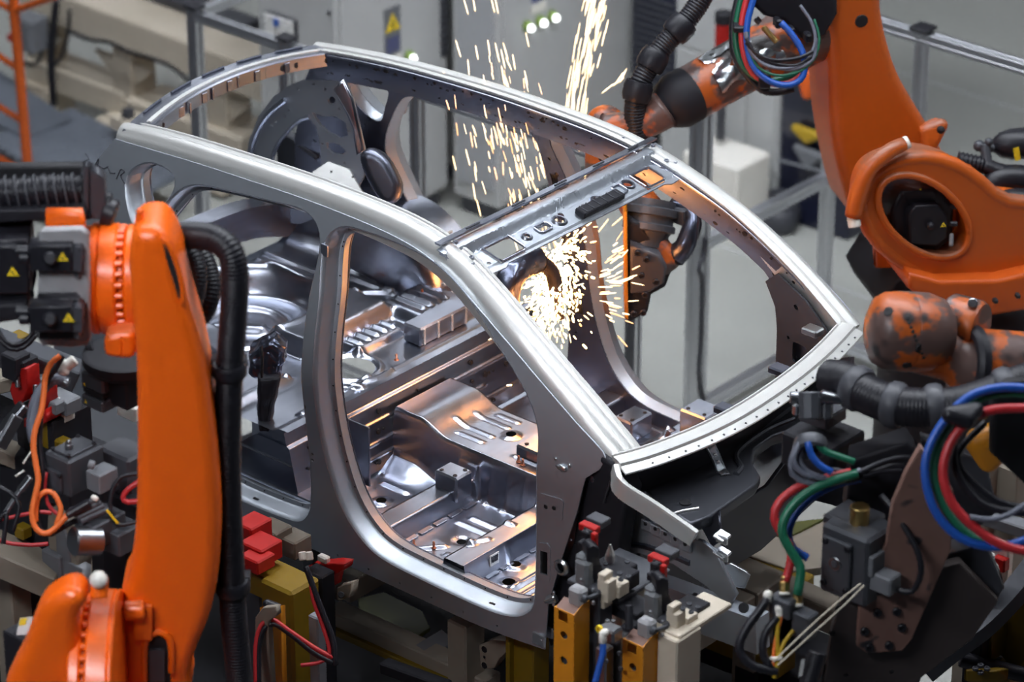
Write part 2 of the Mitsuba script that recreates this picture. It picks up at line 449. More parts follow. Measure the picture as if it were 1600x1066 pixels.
XB = at(1085, 640, z=-0.77)[0]
pB0 = at(1085, 640, x=XB)
yB0 = pB0[1]
pB1 = at(1294, 277, x=XB)
yB1 = pB1[1]
zlow, zmid = -0.77, at(1090, 384, x=XB)[2]
ztop = zmid + (zmid - zlow)
fb = thing('safety_fence', 'tall aluminium safety fence with two crossing runs behind the far robot', 'fence')
for z in (zlow, zmid, ztop):
    part(fb, 'rail', profile_bar((XB, yB0, z), (XB, yB1, z), 0.06), 'aluminium')
    part(fb, 'rail', profile_bar((XB, yB1, z), (XB + 3.0, yB1, z), 0.06), 'aluminium')
x2 = at(1438, 120, y=yB1)[0]
for x, y, w in ((XB, yB0, 0.085), (XB, yB1, 0.06), (x2, yB1, 0.055), (x2 + 1.1, yB1, 0.055)):
    p = part(fb, 'post', profile_bar((x, y, FLOOR), (x, y, ztop + 0.03), w, (1, 0, 0)), 'aluminium')
    part(p, 'cap', box((x, y, ztop + 0.045), (0.1, 0.1, 0.018)), 'black_plastic')
part(fb, 'pane', trimesh.Trimesh([[x2 + .03, yB1, zmid], [x2 + 1.05, yB1, zmid], [x2 + 1.05, yB1, ztop - .04], [x2 + .03, yB1, ztop - .04]], [[0, 1, 2], [0, 2, 3]]), 'pane_glass', False, 'clear plastic pane')
part(fb, 'cable', tube([at(1104, 372, x=XB + .05), at(1100, 400, x=XB + .05), at(1092, 420, x=XB + .05), at(1097, 440, x=XB + .05), at(1096, 520, x=XB + .05), at(1092, 585, x=XB + .05), at(1100, 625, x=XB + .05)], 0.012, 8), 'dark_grey', label='dark cable taped to the post')

# ---------------------------------------------------------------- grey control cabinets
XC = -4.95
def cabinet(px0, px1, py, depth, label, zt=1.75, x=XC, zb=-0.75, mat='cabinet_grey'):
    """A cabinet whose +x face runs between two pixels."""
    y0, y1 = at(px0, py, x=x)[1], at(px1, py, x=x)[1]
    k = thing('control_cabinet', label, 'cabinet')
    part(k, 'body', box((x - depth / 2, (y0 + y1) / 2, (zt + zb) / 2), (depth, y1 - y0, zt - zb), bevel=0.008), mat)
    part(k, 'plinth', box((x - depth / 2, (y0 + y1) / 2, (zb + FLOOR) / 2), (depth - 0.06, y1 - y0 - 0.06, zb - FLOOR)), 'dark_grey')
    return k, y0, y1

cA, ya0, ya1 = cabinet(524, 697, 100, 0.56, 'grey control cabinet with a slatted vent and a yellow electricity warning sign')
part(cA, 'door', box((XC + 0.008, (ya0 + ya1) / 2 + .01, 0.5), (0.016, ya1 - ya0 - 0.05, 2.44), bevel=0.006), 'cabinet_grey')
l = part(cA, 'louver', box((XC + 0.01, ya1 - 0.035, 0.85), (0.03, 0.06, 1.6)), 'dark_grey', label='dark side louver')
for i in range(40):
    part(l, 'slat', box((XC + 0.028, ya1 - 0.035, 0.1 + i * 0.04), (0.012, 0.055, 0.016), bevel=0.003), 'gun_grey')
# vent on the face towards the car
vy = ya0 - 0.001
v0, v1, v2 = at(418, 15, y=vy), at(466, 30, y=vy), at(418, 52, y=vy)
vt = part(cA, 'vent', box(((v0[0] + v1[0]) / 2, vy - 0.01, (v0[2] + v2[2]) / 2 - .02), (v1[0] - v0[0], 0.02, v0[2] - v2[2] + .04)), 'gun_grey', label='pale slatted vent')
for i in range(8):
    z = v0[2] - 0.012 - i * (v0[2] - v2[2]) / 8
    part(vt, 'slat', box(((v0[0] + v1[0]) / 2, vy - 0.032, z), (v1[0] - v0[0] - 0.02, 0.014, 0.014), frame([0, -.6, 1], [1, 0, 0]), .002), 'sticker_white')
q = at(440, 31, y=vy)
part(vt, 'badge', box((q[0], vy - 0.045, q[2]), (0.035, 0.006, 0.04)), 'label_blue', label='small blue badge')
for px, py, w in ((515, 20, .02),):
    q = at(px, py, y=vy)
    part(cA, 'screw', bolt((q[0], vy, q[2]), NEAR, .012, .008), 'dark_grey')

def on_x(px, py, x=XC + 0.018):
    return at(px, py, x=x)

# warning sign: grey plate, yellow triangle with a flash, three lines of small print, white tag below
def warning_sign(parent, px, py, dy=1.0):
    c = on_x(px, py)
    s = part(parent, 'warning_sign', box(c, (0.006, 0.125, 0.27)), 'mid_grey', label='yellow electricity warning sign')
    R = np.stack([[0, 1, 0], [0, 0, 1], [1, 0, 0]], 1).astype(float)
    tri = lambda r: [(r * math.sin(a), r * math.cos(a)) for a in (0, 2.0944, -2.0944)]
    def plate(poly, dz, th=0.003, o=(0, 0)):
        m = bevel_prism(np.asarray(poly, float) + o, th, 0.0005, 1)
        return trimesh.Trimesh(m.vertices @ R.T + c + np.array([dz, 0, 0]), m.faces, process=False)
    part(s, 'triangle', plate(tri(0.066), 0.0065, o=(0, 0.035)), 'sticker_yellow')
    part(s, 'flash', plate([(0.008, 0.075), (-0.014, 0.035), (-0.002, 0.036), (-0.01, 0.004), (0.014, 0.046), (0.001, 0.044)], 0.0095), 'ink')
    part(s, 'print', cat([box(c + [0.0045, 0, -0.045 - 0.022 * i], (0.003, 0.1, 0.012), bevel=.001) for i in range(4)]), 'ink_blue')
    part(parent, 'tag', box(c + [0, 0.005, -0.175], (0.006, 0.125, 0.055)), 'white_plastic')
    part(parent, 'tag_print', box(c + [0.004, 0.01, -0.172], (0.003, 0.04, 0.014), bevel=.001), 'ink')
warning_sign(cA, 613, 48)

cA2, yb0, yb1 = cabinet(706, 768, 250, 0.45, 'narrow grey cabinet set back between the two large control cabinets', 1.75, -5.13, -0.75)
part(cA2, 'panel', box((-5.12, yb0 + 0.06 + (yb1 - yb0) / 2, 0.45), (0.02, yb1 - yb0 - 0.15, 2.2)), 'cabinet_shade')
for px, py in ((739, 64), (740, 114), (738, 212)):
    q = at(px, py, x=-5.108)
    part(cA2, 'lock', bolt(q, FRONT, .014, .01), 'dark_grey')
cB, yc0, yc1 = cabinet(779, 1045, 100, 0.33, 'large grey control cabinet with three lit white lamps behind the sparks', 1.9, -4.55)
part(cB, 'door', box((-4.542, (yc0 + yc1) / 2, 0.58), (0.016, yc1 - yc0 - 0.05, 2.58)), 'cabinet_grey')
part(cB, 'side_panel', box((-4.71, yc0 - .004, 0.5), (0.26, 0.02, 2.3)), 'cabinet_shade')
XD = -4.532
for px, py in ((820, 118), (984, 90)):
    pass
c = at(841, -18, x=XD)
part(cB, 'nameplate', box(c, (0.006, 0.1, 0.14)), 'ink_blue', label='blue printed plate')
part(cB, 'tag', box(c + [0, 0.005, -0.11], (0.006, 0.12, 0.05)), 'white_plastic')
cD = at(745, 3, x=-5.108)
part(cA2, 'window', box(cD, (0.012, 0.10, 0.12)), 'gun_grey')
scene['lamp_glow'] = {'type': 'twosided', 'bsdf': {'type': 'diffuse', 'reflectance': rgb(0.9)}}
def pilot_lamp(c, parent):
    k = part(parent, 'pilot_lamp', lathe(c, FRONT, [(0, 0), (.03, 0), (.03, .02), (.022, .03), (0, .03)], 16), 'green', label='white pilot lamp in a green bezel')
    kk = numbered(k + '__lens')
    m = ico(c + np.array([0.035, 0.0, -0.006]), 0.02, 2)
    scene[kk] = {**mikit.ply(m, 'lamp_glow', True), 'emitter': {'type': 'area', 'radiance': rgb(5.0, 5.4, 5.2)}}
for px, py in ((822, 40), (842, 32), (861, 24)):
    pilot_lamp(at(px, py, x=XD), cB)
pilot_lamp(on_x(638, 87), cA)

# cabinets behind the far robot
cC = thing('control_cabinet', 'wide pale grey cabinet standing behind the aluminium fence and far robot', 'cabinet')
y = 4.9
q0, q1 = at(1030, 300, y=y), at(1212, 300, y=y)
xm = at(1167, 200, y=y)[0]
part(cC, 'body', box(((q0[0] + q1[0]) / 2, y + 0.3, 0.6), (q1[0] - q0[0], 0.6, 2.7), bevel=.01), 'cabinet_grey')
part(cC, 'plinth', box(((q0[0] + q1[0]) / 2, y + 0.3, -0.8), (q1[0] - q0[0] - .05, 0.55, 0.1)), 'dark_grey')
for a, b in ((q0[0] + .02, xm - .006), (xm + .006, q1[0] - .02)):
    for z0, z1 in ((-0.72, -0.02), (0.0, 1.9)):
        part(cC, 'panel', box(((a + b) / 2, y - .004, (z0 + z1) / 2), (b - a, 0.02, z1 - z0), bevel=.004), 'cabinet_grey')
g = at(1022, 60, y=y - .02)
gr = part(cC, 'grille', box((g[0], y - .02, g[2]), (0.30, 0.02, 0.55)), 'glass_dark', label='dark ventilation grille')
for i in range(13):
    part(gr, 'slat', box((g[0], y - .034, g[2] - .25 + i * .04), (0.28, 0.012, 0.014)), 'gun_grey')
kW = single('storage_box', box(at(1108, 275, y=4.5) + [0, 0.15, -.28], (0.38, 0.3, 0.75), bevel=.015), 'white_plastic', 'low ivory box standing in front of the wide pale cabinet', 'box')
gl = thing('machine_door', 'dark blue machine door with a glass front right of the wide pale cabinet', 'door')
q0, q1 = at(1218, 250, y=4.92), at(1330, 250, y=4.92)
part(gl, 'panel', box(((q0[0] + q1[0]) / 2, 5.02, 0.75), (q1[0] - q0[0], 0.2, 3.2), bevel=.01), 'glass_dark')
part(gl, 'rail', beam(at(1216, 250, y=4.85), at(1292, 270, y=4.85), 0.02, 0.014), 'mid_grey')
for px, py, w, h, m in ((1262, 125, .10, .16, 'orange_plain'), (1290, 92, .1, .05, 'orange_plain'), (1265, 245, .16, .10, 'mid_grey'), (1262, 210, .16, .05, 'yellow')):
    q = at(px, py, y=4.88)
    part(gl, 'fitting', hull((q + [-w / 2, 0, h * .3], .025), (q + [w / 2 - .02, 0, h * .2], .025), (q + [0, 0, -h * .5], .03)), m)
# beacon on the cabinet
q = at(1131, 30, y=4.7)
bc = thing('beacon', 'red signal beacon with a black cap behind the far robot arm', 'beacon')
part(bc, 'lens', cyl(q + [0, 0, -.16], q + [0, 0, -.02], .045), 'red')
part(bc, 'cap', cyl(q + [0, 0, -.02], q + [0, 0, .04], .05), 'black_plastic')
part(bc, 'stem', cyl(q + [0, 0, -.7], q + [0, 0, -.16], .025), 'dark_grey')

# big smooth enclosure wall on the right
struct('wall_cell', box((3.8, 6.2, 1.2), (9.4, 0.2, 4.1), bevel=.01), 'wall_paint', 'plain grey wall behind the right fence')
sh = thing('floor_equipment', 'dark low machine foot on the floor behind the fence corner', 'machine')
q = at(1228, 330, z=FLOOR)
part(sh, 'foot', hull((q + [0, 0, .08], .12), (q + [.12, -.22, .06], .10), (q + [-.15, -.1, .05], .1)), 'dark_grey')

# ---------------------------------------------------------------- beige conveyor frame, upper left
YF = 3.3
cf = thing('conveyor_frame', 'heavy beige steel conveyor frame behind the tread plate platform', 'frame')
def fb_(px0, px1, w, h, y=YF, **k):
    return beam(at(*px0, y=y), at(*px1, y=y), w, h, bevel=.012, **k)
part(cf, 'beam', fb_((60, -18), (452, 128), 0.30, 0.20), 'beige', label='top beam')
part(cf, 'beam', fb_((60, 100), (215, 157), 0.22, 0.16), 'beige')
part(cf, 'beam', fb_((225, 163), (405, 227), 0.30, 0.17), 'beige')
part(cf, 'beam', beam(at(90, 110, y=YF + .7), at(330, 200, y=YF + .7), .2, .18, bevel=.01), 'beige')
for px, w in ((70, .16), (208, .155), (357, .155)):
    a = at(px, 20 + (px - 70) * .36, y=YF)
    part(cf, 'post', box((a[0], YF, (a[2] + FLOOR) / 2), (w, 0.2, a[2] - FLOOR), bevel=.012), 'beige')
    part(cf, 'gusset', prism([a + [.08, -.08, -.07], a + [.24, -.08, -.07], a + [.08, -.08, -.21]], NEAR, 0.03, .004), 'beige')
    part(cf, 'gusset', prism([a + [-.08, -.08, -.07], a + [-.24, -.08, -.07], a + [-.08, -.08, -.21]], NEAR, 0.03, .004), 'beige')
    part(cf, 'foot', box((a[0] + .02, YF - .08, FLOOR + .12), (.26, .3, .2), bevel=.015), 'beige')
    part(cf, 'post', box((a[0] + .12, YF + 1.1, (a[2] + FLOOR) / 2), (w, 0.2, a[2] - FLOOR), bevel=.012), 'beige')
part(cf, 'beam', beam(at(60, -18, y=YF) + [0, 1.1, 0], at(420, 117, y=YF) + [0, 1.1, 0], .3, .2, bevel=.012), 'beige')
single('cable_tray', beam(at(150, -45, y=YF + .2), at(395, 42, y=YF + .2), 0.14, 0.06, bevel=.006), 'dark_grey', 'dark cable tray lying on the beige conveyor frame', 'cable tray')
for i, pts in enumerate((((88, 0), (84, 40), (80, 100), (84, 165)), ((108, 15), (106, 55), (95, 90), (82, 105)), ((110, 50), (140, 62), (170, 66), (200, 80), (260, 100), (300, 130)), ((68, 75), (60, 95), (48, 102), (38, 98)))):
    single('cable', tube([at(*p, y=YF - .25) for p in pts], .022 if i < 1 else .011, 10, .04), 'rubber', ('thick black cable hanging down the left end of the beige frame', 'black cable curving down beside the thick cable', 'thin black cable sagging across the beige frame', 'short black cable loop under the grey junction box')[i], 'cable')
jb = thing('junction_box', 'grey junction box on the beige frame behind the orange ladder', 'box')
q = at(48, 50, y=YF - .3)
part(jb, 'body', box(q, (.17, .15, .2), bevel=.012), 'mid_grey')
part(jb, 'door', box(q + [0, -.08, 0], (.14, .012, .16)), 'mid_grey')
part(jb, 'button', cyl(q + [-.06, -.08, -.02], q + [-.06, -.11, -.02], .025), 'red')

# tread plate platform
pf = thing('platform', 'blue grey tread plate platform left of the car rear', 'platform')
zp = -0.55
def tread(c0, c1, c2, c3, z):
    return prism([at(*c, z=z) for c in (c0, c1, c2, c3)], UP, .04, .004)
P4 = ((-30, 85), (112, 182), (10, 222), (-130, 125))
part(pf, 'plate', tread((-60, 70), (112, 186), (40, 214), (-130, 130), zp), 'tread')
part(pf, 'plate', tread((-20, 214), (112, 168), (300, 262), (150, 330), zp - .02), 'tread')
part(pf, 'step', tread((-40, 200), (160, 300), (120, 345), (-60, 270), zp - .18), 'mid_grey')
studs = []
for i in range(22):
    for j in range(16):
        u, v = i / 21, j / 15
        a = at(-20, 214, z=zp) * (1 - u) * (1 - v) + at(112, 168, z=zp) * u * (1 - v) + at(300, 262, z=zp) * u * v + at(150, 330, z=zp) * (1 - u) * v
        studs.append(box(a + [0, 0, -.018], (.035, .014, .008), frame(UP, [1, (i + j) % 2 * 2 - 1, 0]), .003))
part(pf, 'tread_pattern', cat(studs), 'tread', kind='stuff')
q = at(205, 190, y=YF - .4)
sg = thing('sensor_bracket', 'small beige sensor bracket with a dark sensor at the foot of the conveyor frame', 'bracket')
part(sg, 'bracket', box(q, (.2, .15, .06)), 'beige'); part(sg, 'sensor', box(q + [0, -.02, .05], (.05, .06, .07)), 'dark_grey')

# orange ladder
ld = thing('ladder', 'orange tubular ladder at the left edge of the picture', 'ladder')
YL = 2.15
part(ld, 'stile', tube([at(20, -10, y=YL), at(45, 280, y=YL)], .028, 12, .3), 'orange_dull')
part(ld, 'stile', tube([at(-80, -45, y=YL), at(-55, 245, y=YL)], .028, 12, .3), 'orange_dull')
for y0, y1 in ((0, 18), (78, 108), (160, 190), (246, 272)):
    f = (y1) / 290
    part(ld, 'rung', tube([at(-75, y0 - 40, y=YL), at(20 + 25 * f, y1, y=YL)], .018, 10, .3), 'orange_dull')
part(ld, 'rung', tube([at(24, 16, y=YL), at(88, -6, y=YL - .02)], .018, 10, .3), 'orange_dull', label='handrail leaving to the right')

# ================================================================ the car body in white
car = thing('car_shell', 'bare grey steel car shell without doors or roof skin in the middle', 'car')

def half_width(X, Z):
    w = 0.87 - 0.085 * np.clip((X + 0.6) / 0.6, 0, 1.3) ** 1.5 - 0.05 * np.clip((-1.9 - X) / 0.8, 0, 1.5) ** 1.5
    return w - 0.19 * np.clip((Z - 1.1) / 0.63, 0, 1.2) ** 1.4

def mirror(m):
    return trimesh.Trimesh(m.vertices * [1, -1, 1], m.faces[:, ::-1], process=False)

def side_warp(depth):
    """(x, z, t) of the flat side view to the near side's surface, t into the car."""
    def f(v):
        return np.stack([v[:, 0], -(half_width(v[:, 0], v[:, 1]) - depth - v[:, 2]), v[:, 1]], 1)
    return f

RAIL = [(-2.74, 1.735), (-2.5, 1.765), (-2.2, 1.79), (-1.74, 1.81), (-1.36, 1.81), (-1.1, 1.795), (-0.92, 1.76), (-0.76, 1.705), (-0.54, 1.605), (-0.36, 1.505), (-0.18, 1.395), (-0.02, 1.285), (0.03, 1.245)]
F_DOOR = [(-1.44, 1.62), (-1.405, 1.45), (-1.39, 1.3), (-1.375, 1.15), (-1.35, .95), (-1.305, .78), (-1.24, .64), (-1.15, .55), (-1.05, .51), (-.85, .497), (-.6, .492), (-.45, .495), (-.375, .525), (-.35, .6), (-.345, .93), (-.35, 1.2), (-.38, 1.3), (-.45, 1.385), (-.59, 1.495), (-.76, 1.605), (-.93, 1.672), (-1.1, 1.695), (-1.3, 1.695), (-1.41, 1.68)]
R_DOOR = [(-1.545, 1.62), (-1.54, 1.4), (-1.52, 1.1), (-1.49, .8), (-1.485, .62), (-1.51, .525), (-1.6, .497), (-1.9, .49), (-2.03, .53), (-2.13, .68), (-2.24, .88), (-2.33, 1.02), (-2.40, 1.13), (-2.44, 1.24), (-2.43, 1.33), (-2.38, 1.43), (-2.28, 1.57), (-2.2, 1.625), (-2.05, 1.65), (-1.8, 1.675), (-1.62, 1.685)]
Q_WIN = [(-2.57, 1.585), (-2.49, 1.645), (-2.37, 1.65), (-2.345, 1.62), (-2.40, 1.52), (-2.44, 1.45), (-2.49, 1.45), (-2.545, 1.51)]
BODY = [(-2.72, 1.70), (-2.2, 1.745), (-1.74, 1.765), (-1.36, 1.765), (-1.1, 1.75), (-.92, 1.715), (-.76, 1.655), (-.54, 1.555), (-.36, 1.455), (-.18, 1.345), (-.03, 1.24), (-.10, 1.15), (-.13, 1.0), (-.20, .76), (-.25, .56), (-.265, .36), (-1.88, .37), (-1.95, .52), (-2.06, .68), (-2.2, .79), (-2.38, .83), (-2.56, .79), (-2.7, .68), (-2.78, .52), (-2.98, .55), (-3.02, .9), (-2.98, 1.2), (-2.86, 1.5)]

def loop(pts, n):
    p = smoothpath(np.hstack([np.asarray(pts, float), np.zeros((len(pts), 1))]), 0.02, True)[:, :2]
    s = np.concatenate([[0], np.cumsum(np.linalg.norm(np.diff(np.vstack([p, p[:1]]), axis=0), axis=1))])
    t = np.arange(n) / n * s[-1]
    q = np.vstack([p, p[:1]])
    return np.stack([np.interp(t, s, q[:, 0]), np.interp(t, s, q[:, 1])], 1)

def loop_out(p):
    t = np.roll(p, -2, 0) - np.roll(p, 2, 0)
    n = np.stack([t[:, 1], -t[:, 0]], 1)
    n /= np.linalg.norm(n, axis=1, keepdims=True)
    a = 0.5 * np.sum(p[:, 0] * np.roll(p[:, 1], -1) - np.roll(p[:, 0], -1) * p[:, 1])
    return n if a > 0 else -n

def side_ring(p, n, off, depth):
    q = p + n * off
    return np.stack([q[:, 0], -(half_width(q[:, 0], q[:, 1]) - depth), q[:, 1]], 1)

def circle(x, z, r, n=20):
    return Point(x, z).buffer(r, n // 4)

body_poly = Polygon(np.vstack([smoothpath(np.hstack([np.array(BODY[:12]), np.zeros((12, 1))]), .04)[:, :2], BODY[12:]])).buffer(0)
front_loop, rear_loop, quarter_loop = loop(F_DOOR, 260), loop(R_DOOR, 240), loop(Q_WIN, 80)
STEP = 0.045
outer = body_poly
for l in (front_loop, rear_loop, quarter_loop):
    outer = outer.difference(Polygon(l + loop_out(l) * (STEP if l is not quarter_loop else 0.03)))
pillar_holes = [sbox(-.283, .69, -.252, .79), circle(-.197, .742, .018), circle(-.26, .985, .008), circle(-.225, .99, .008), circle(-.235, .60, .007), circle(-.235, .555, .007),
                circle(-1.43, .80, .008), circle(-1.43, .775, .008), circle(-1.465, 1.0, .009), circle(-1.465, .955, .009)]
for k in range(10):
    pillar_holes.append(circle(-1.8 + k * .165, .392, .005, 8))
outer_near = outer.difference(unary_union(pillar_holes))

inner = body_poly.buffer(-0.015)
for l in (front_loop, rear_loop, quarter_loop):
    inner = inner.difference(Polygon(l + loop_out(l) * 0.012))
ih = []
r2 = np.random.default_rng(3)
for X in np.arange(-2.2, -.1, .085):   # holes along the inner roof rail and pillars
    Z = np.interp(X, [a for a, _ in RAIL], [b for _, b in RAIL]) - .075
    ih.append(circle(X + r2.uniform(-.02, .02), Z + r2.uniform(-.012, .012), r2.choice([.005, .006, .009, .014]), 12))
    if r2.random() < .35:
        ih.append(LineString([(X + .02, Z), (X + .05, Z - .004)]).buffer(.01))
for Z in np.arange(.72, 1.6, .075):
    ih.append(circle(-1.45 - .03 * (Z - 1.1) + r2.uniform(-.02, .02), Z, r2.choice([.006, .008, .012]), 12))
ih += [Polygon([(-1.47, .82), (-1.40, .82), (-1.42, .92), (-1.48, .92)]).buffer(.008), sbox(-1.49, 1.06, -1.44, 1.14).buffer(.008), circle(-1.47, 1.3, .018), sbox(-1.50, 1.4, -1.47, 1.46).buffer(.005)]
for k in range(40):
    ih.append(circle(r2.uniform(-2.9, -2.42), r2.uniform(.9, 1.62), r2.choice([.005, .007, .01]), 10))
for k in range(16):
    ih.append(circle(-.26 + r2.uniform(-.04, .06), r2.uniform(.7, 1.25), r2.choice([.005, .008, .012]), 10))
ih += [sbox(-2.36, 1.17, -2.33, 1.25).buffer(.008), circle(-2.66, 1.42, .03)]
inner = inner.difference(unary_union(ih))

# rail section: u outwards, v up
RAIL_PROF = [(-.07, -.014), (-.07, -.004), (-.056, -.002), (-.052, -.008), (-.040, -.008), (-.036, .0), (-.012, .005), (.004, .002), (.020, -.010), (.034, -.030), (.042, -.055), (.045, -.085), (.041, -.112), (.030, -.122), (-.03, -.12), (-.06, -.07)]
rail_path = smoothpath([(x, -(half_width(x, z) - .045), z) for x, z in RAIL], 0.03)
rail = sweep(rail_path, RAIL_PROF, (0, 0, 1), 1 + .22 * np.clip((rail_path[:, 0] + .9) / .9, 0, 1))

rail_in = sweep(rail_path, [(-.078, -.012), (-.080, -.02), (-.070, -.075), (-.040, -.132), (-.030, -.150), (-.024, -.150), (-.034, -.128), (-.062, -.07), (-.072, -.012)], (0, 0, 1))

def opening(l, step, deep):
    n = loop_out(l)
    R = [side_ring(l, n, step, -.001), side_ring(l, n, step - .007, .004), side_ring(l, n, step - .014, .02), side_ring(l, n, step - .02, deep - .012), side_ring(l, n, step - .026, deep - .002), side_ring(l, n, step - .032, deep), side_ring(l, n, 0, deep), side_ring(l, n, .0, deep + .004), side_ring(l, n, .004, deep + .012), side_ring(l, n, .014, deep + .05)]
    R = np.array(R)
    return loft(np.concatenate([R, R[:, :1]], 1), closed=False, caps=False)

for side, mz in (('near', lambda m: m), ('far', mirror)):
    part(car, 'roof_rail', mz(rail), 'steel_bright', label='bright roof rail and windscreen pillar')
    part(car, 'rail_inner', mz(rail_in), 'steel_dark', label='dark inner side of the roof rail')
    part(car, 'side_panel', mz(sheet(outer_near if side == 'near' else outer, .006, side_warp(0.0), .05)), 'panel_steel', label='outer side panel with pillars and sill')
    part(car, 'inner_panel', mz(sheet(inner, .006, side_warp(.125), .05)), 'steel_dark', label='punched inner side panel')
    for l, nm in ((front_loop, 'front_door_frame'), (rear_loop, 'rear_door_frame'), (quarter_loop, 'quarter_window_frame')):
        part(car, nm, mz(opening(l, STEP if l is not quarter_loop else .03, .075)), 'panel_steel')
    # closing plate between inner and outer panel along the sill
    part(car, 'sill', mz(beam((-1.9, -.80, .40), (-.27, -.735, .40), .10, .05)), 'steel')

# holes and tabs along the far roof rail
t_, a_, b_ = frames(rail_path, (0, 0, 1))
hm = mikit.ply(cyl((0, 0, -.003), (0, 0, .0025), 1.0, n=14, bevel=.0005), 'hole_black', 35)
rh_ = np.random.default_rng(12)
rails = part(car, 'rail_tab_strip', mirror(sweep(rail_path[4:-4] , [(-.079, -.016), (-.082, -.018), (-.081, -.026), (-.078, -.024)], (0, 0, 1))), 'steel', 25)
for i in range(3, len(rail_path) - 3):
    for k in range(rh_.integers(1, 3)):
        u, w = rh_.uniform(.12, .88), rh_.choice([.004, .006, .008, .012], p=[.4, .3, .2, .1])
        q = rail_path[i] + t_[i] * rh_.uniform(-.012, .012) + b_[i] * (-.0795 + .040 * u ** 1.4) + a_[i] * (-.02 - .11 * u)
        n = unit(-b_[i] * .9 - a_[i] * (.15 + .35 * u))
        G = frame(n, t_[i])
        M = np.eye(4)
        M[:3, :3], M[:3, 3] = G @ np.diag([w * rh_.choice([1, 1, 1.9]), w, 1]), q
        scene[numbered(car + '__rail_hole')] = {**hm, 'to_world': T(np.diag([1.0, -1, 1, 1]) @ M)}

# sill step clips (dark rectangles) and flange studs
for k in range(4):
    x = -1.02 + k * .165
    part(car, 'slot', box((x, -(half_width(x, .455) - .03), .4595), (.028, .012, .006), frame(UP, [1, .1, 0]), .001), 'hole_black', False)
for k in range(2):
    x = -1.78 + k * .13
    part(car, 'slot', box((x, -(half_width(x, .455) - .03), .4585), (.028, .012, .006), None, .001), 'hole_black', False)
fl = []
for l in (front_loop, rear_loop):
    n = loop_out(l)
    for i in range(0, len(l), 7):
        q = l[i] + n[i] * .008
        p = np.array([q[0], -(half_width(q[0], q[1]) - .0735), q[1]])
        fl.append(cyl(p, p + [0, -.002, 0], .0035, n=6, bevel=.0005))
part(car, 'flange_weld', cat(fl), 'hole_black', False, kind='stuff')

# hinge pillar details
def on_side(x, z, out=.0):
    return np.array([x, -(half_width(x, z) + out), z])
def side_plate(pts, t, mat, nm, label=None, bevel=.004, out=0.004, smooth=False):
    m = sheet(Polygon(pts).buffer(-.012).buffer(.012).difference(sbox(-.283, .69, -.252, .79)), t * .6, side_warp(-.0032), .03)
    return part(car, nm, m, mat, label=label)
side_plate([(-.292, .945), (-.19, .945), (-.185, 1.035), (-.29, 1.035)], .006, 'panel_steel', 'hinge_plate', out=.005, smooth=False)
side_plate([(-.294, .665), (-.24, .665), (-.24, .815), (-.255, .83), (-.294, .82)], .005, 'panel_steel', 'hinge_plate', out=.004)
for x, z in ((-.26, .985), (-.225, .99)):
    part(car, 'bolt_hole', cyl(on_side(x, z, .002), on_side(x, z, .0065), .009, n=12), 'hole_black')
part(car, 'hole_rim', lathe(on_side(-.197, .742, 0), NEAR, [(.019, -.004), (.021, .008), (.028, .009), (.036, .001), (.037, -.006)], 24), 'zinc')
part(car, 'door_hinge', cat(box(on_side(-.225, .60, .012), (.05, .03, .025), frame(NEAR, [1, 0, .5])), cyl(on_side(-.25, .585, .02), on_side(-.20, .625, .03), .008), cyl(on_side(-.215, .575, .015), on_side(-.215, .64, .015), .006)), 'zinc')
part(car, 'clip', cat(ico(on_side(-.20, 1.165, .004), .018, 2, (1.4, .5, .7)), cyl(on_side(-.23, 1.19, .0), on_side(-.23, 1.19, .006), .008), cyl(on_side(-.17, 1.18, .0), on_side(-.17, 1.18, .006), .008)), 'zinc', label='bright clip')
part(car, 'pillar_latch', box(on_side(-1.475, 1.62, .0), (.035, .012, .05), None, .005), 'steel')
part(car, 'seam_bracket', cat(box(on_side(-.285, .40, .006), (.06, .012, .05)), cyl(on_side(-.27, .40, .0), on_side(-.27, .40, .016), .012)), 'zinc')
part(car, 'marking', cat([tube([on_side(*p, .0015) for p in s], .0022, 5, .01) for s in (
    [(-2.87, 1.60), (-2.84, 1.585), (-2.86, 1.575), (-2.81, 1.575)], [(-2.80, 1.56), (-2.785, 1.605), (-2.78, 1.56)], [(-2.795, 1.58), (-2.74, 1.578), (-2.72, 1.592), (-2.70, 1.574), (-2.67, 1.58)],
    [(-2.655, 1.562), (-2.64, 1.604), (-2.615, 1.60), (-2.635, 1.582), (-2.60, 1.56)], [(-2.85, 1.545), (-2.835, 1.53), (-2.85, 1.51), (-2.83, 1.50)], [(-2.75, 1.515), (-2.745, 1.485), (-2.72, 1.50), (-2.722, 1.48)])]), 'ink', True, 'handwritten marker scribble')

# black splash cover behind the hinge pillar, also painting in the wheel arch darkness
part(car, 'splash_cover', slab([(911, 716), (940, 712), (966, 733), (983, 770), (974, 805), (962, 890), (938, 945), (900, 992), (857, 1012), (850, 985), (866, 915), (893, 850), (903, 790)], (0, -.775, 1.0), NEAR, .09, .02), 'black_paint', label='black splash cover with wheel arch darkness painted in')
part(car, 'pillar_cap', hull((at(925, 722, y=-.74), .03), (at(945, 716, y=-.66), .028), (at(968, 738, y=-.68), .02), (at(930, 745, y=-.75), .03)), 'steel_dark')

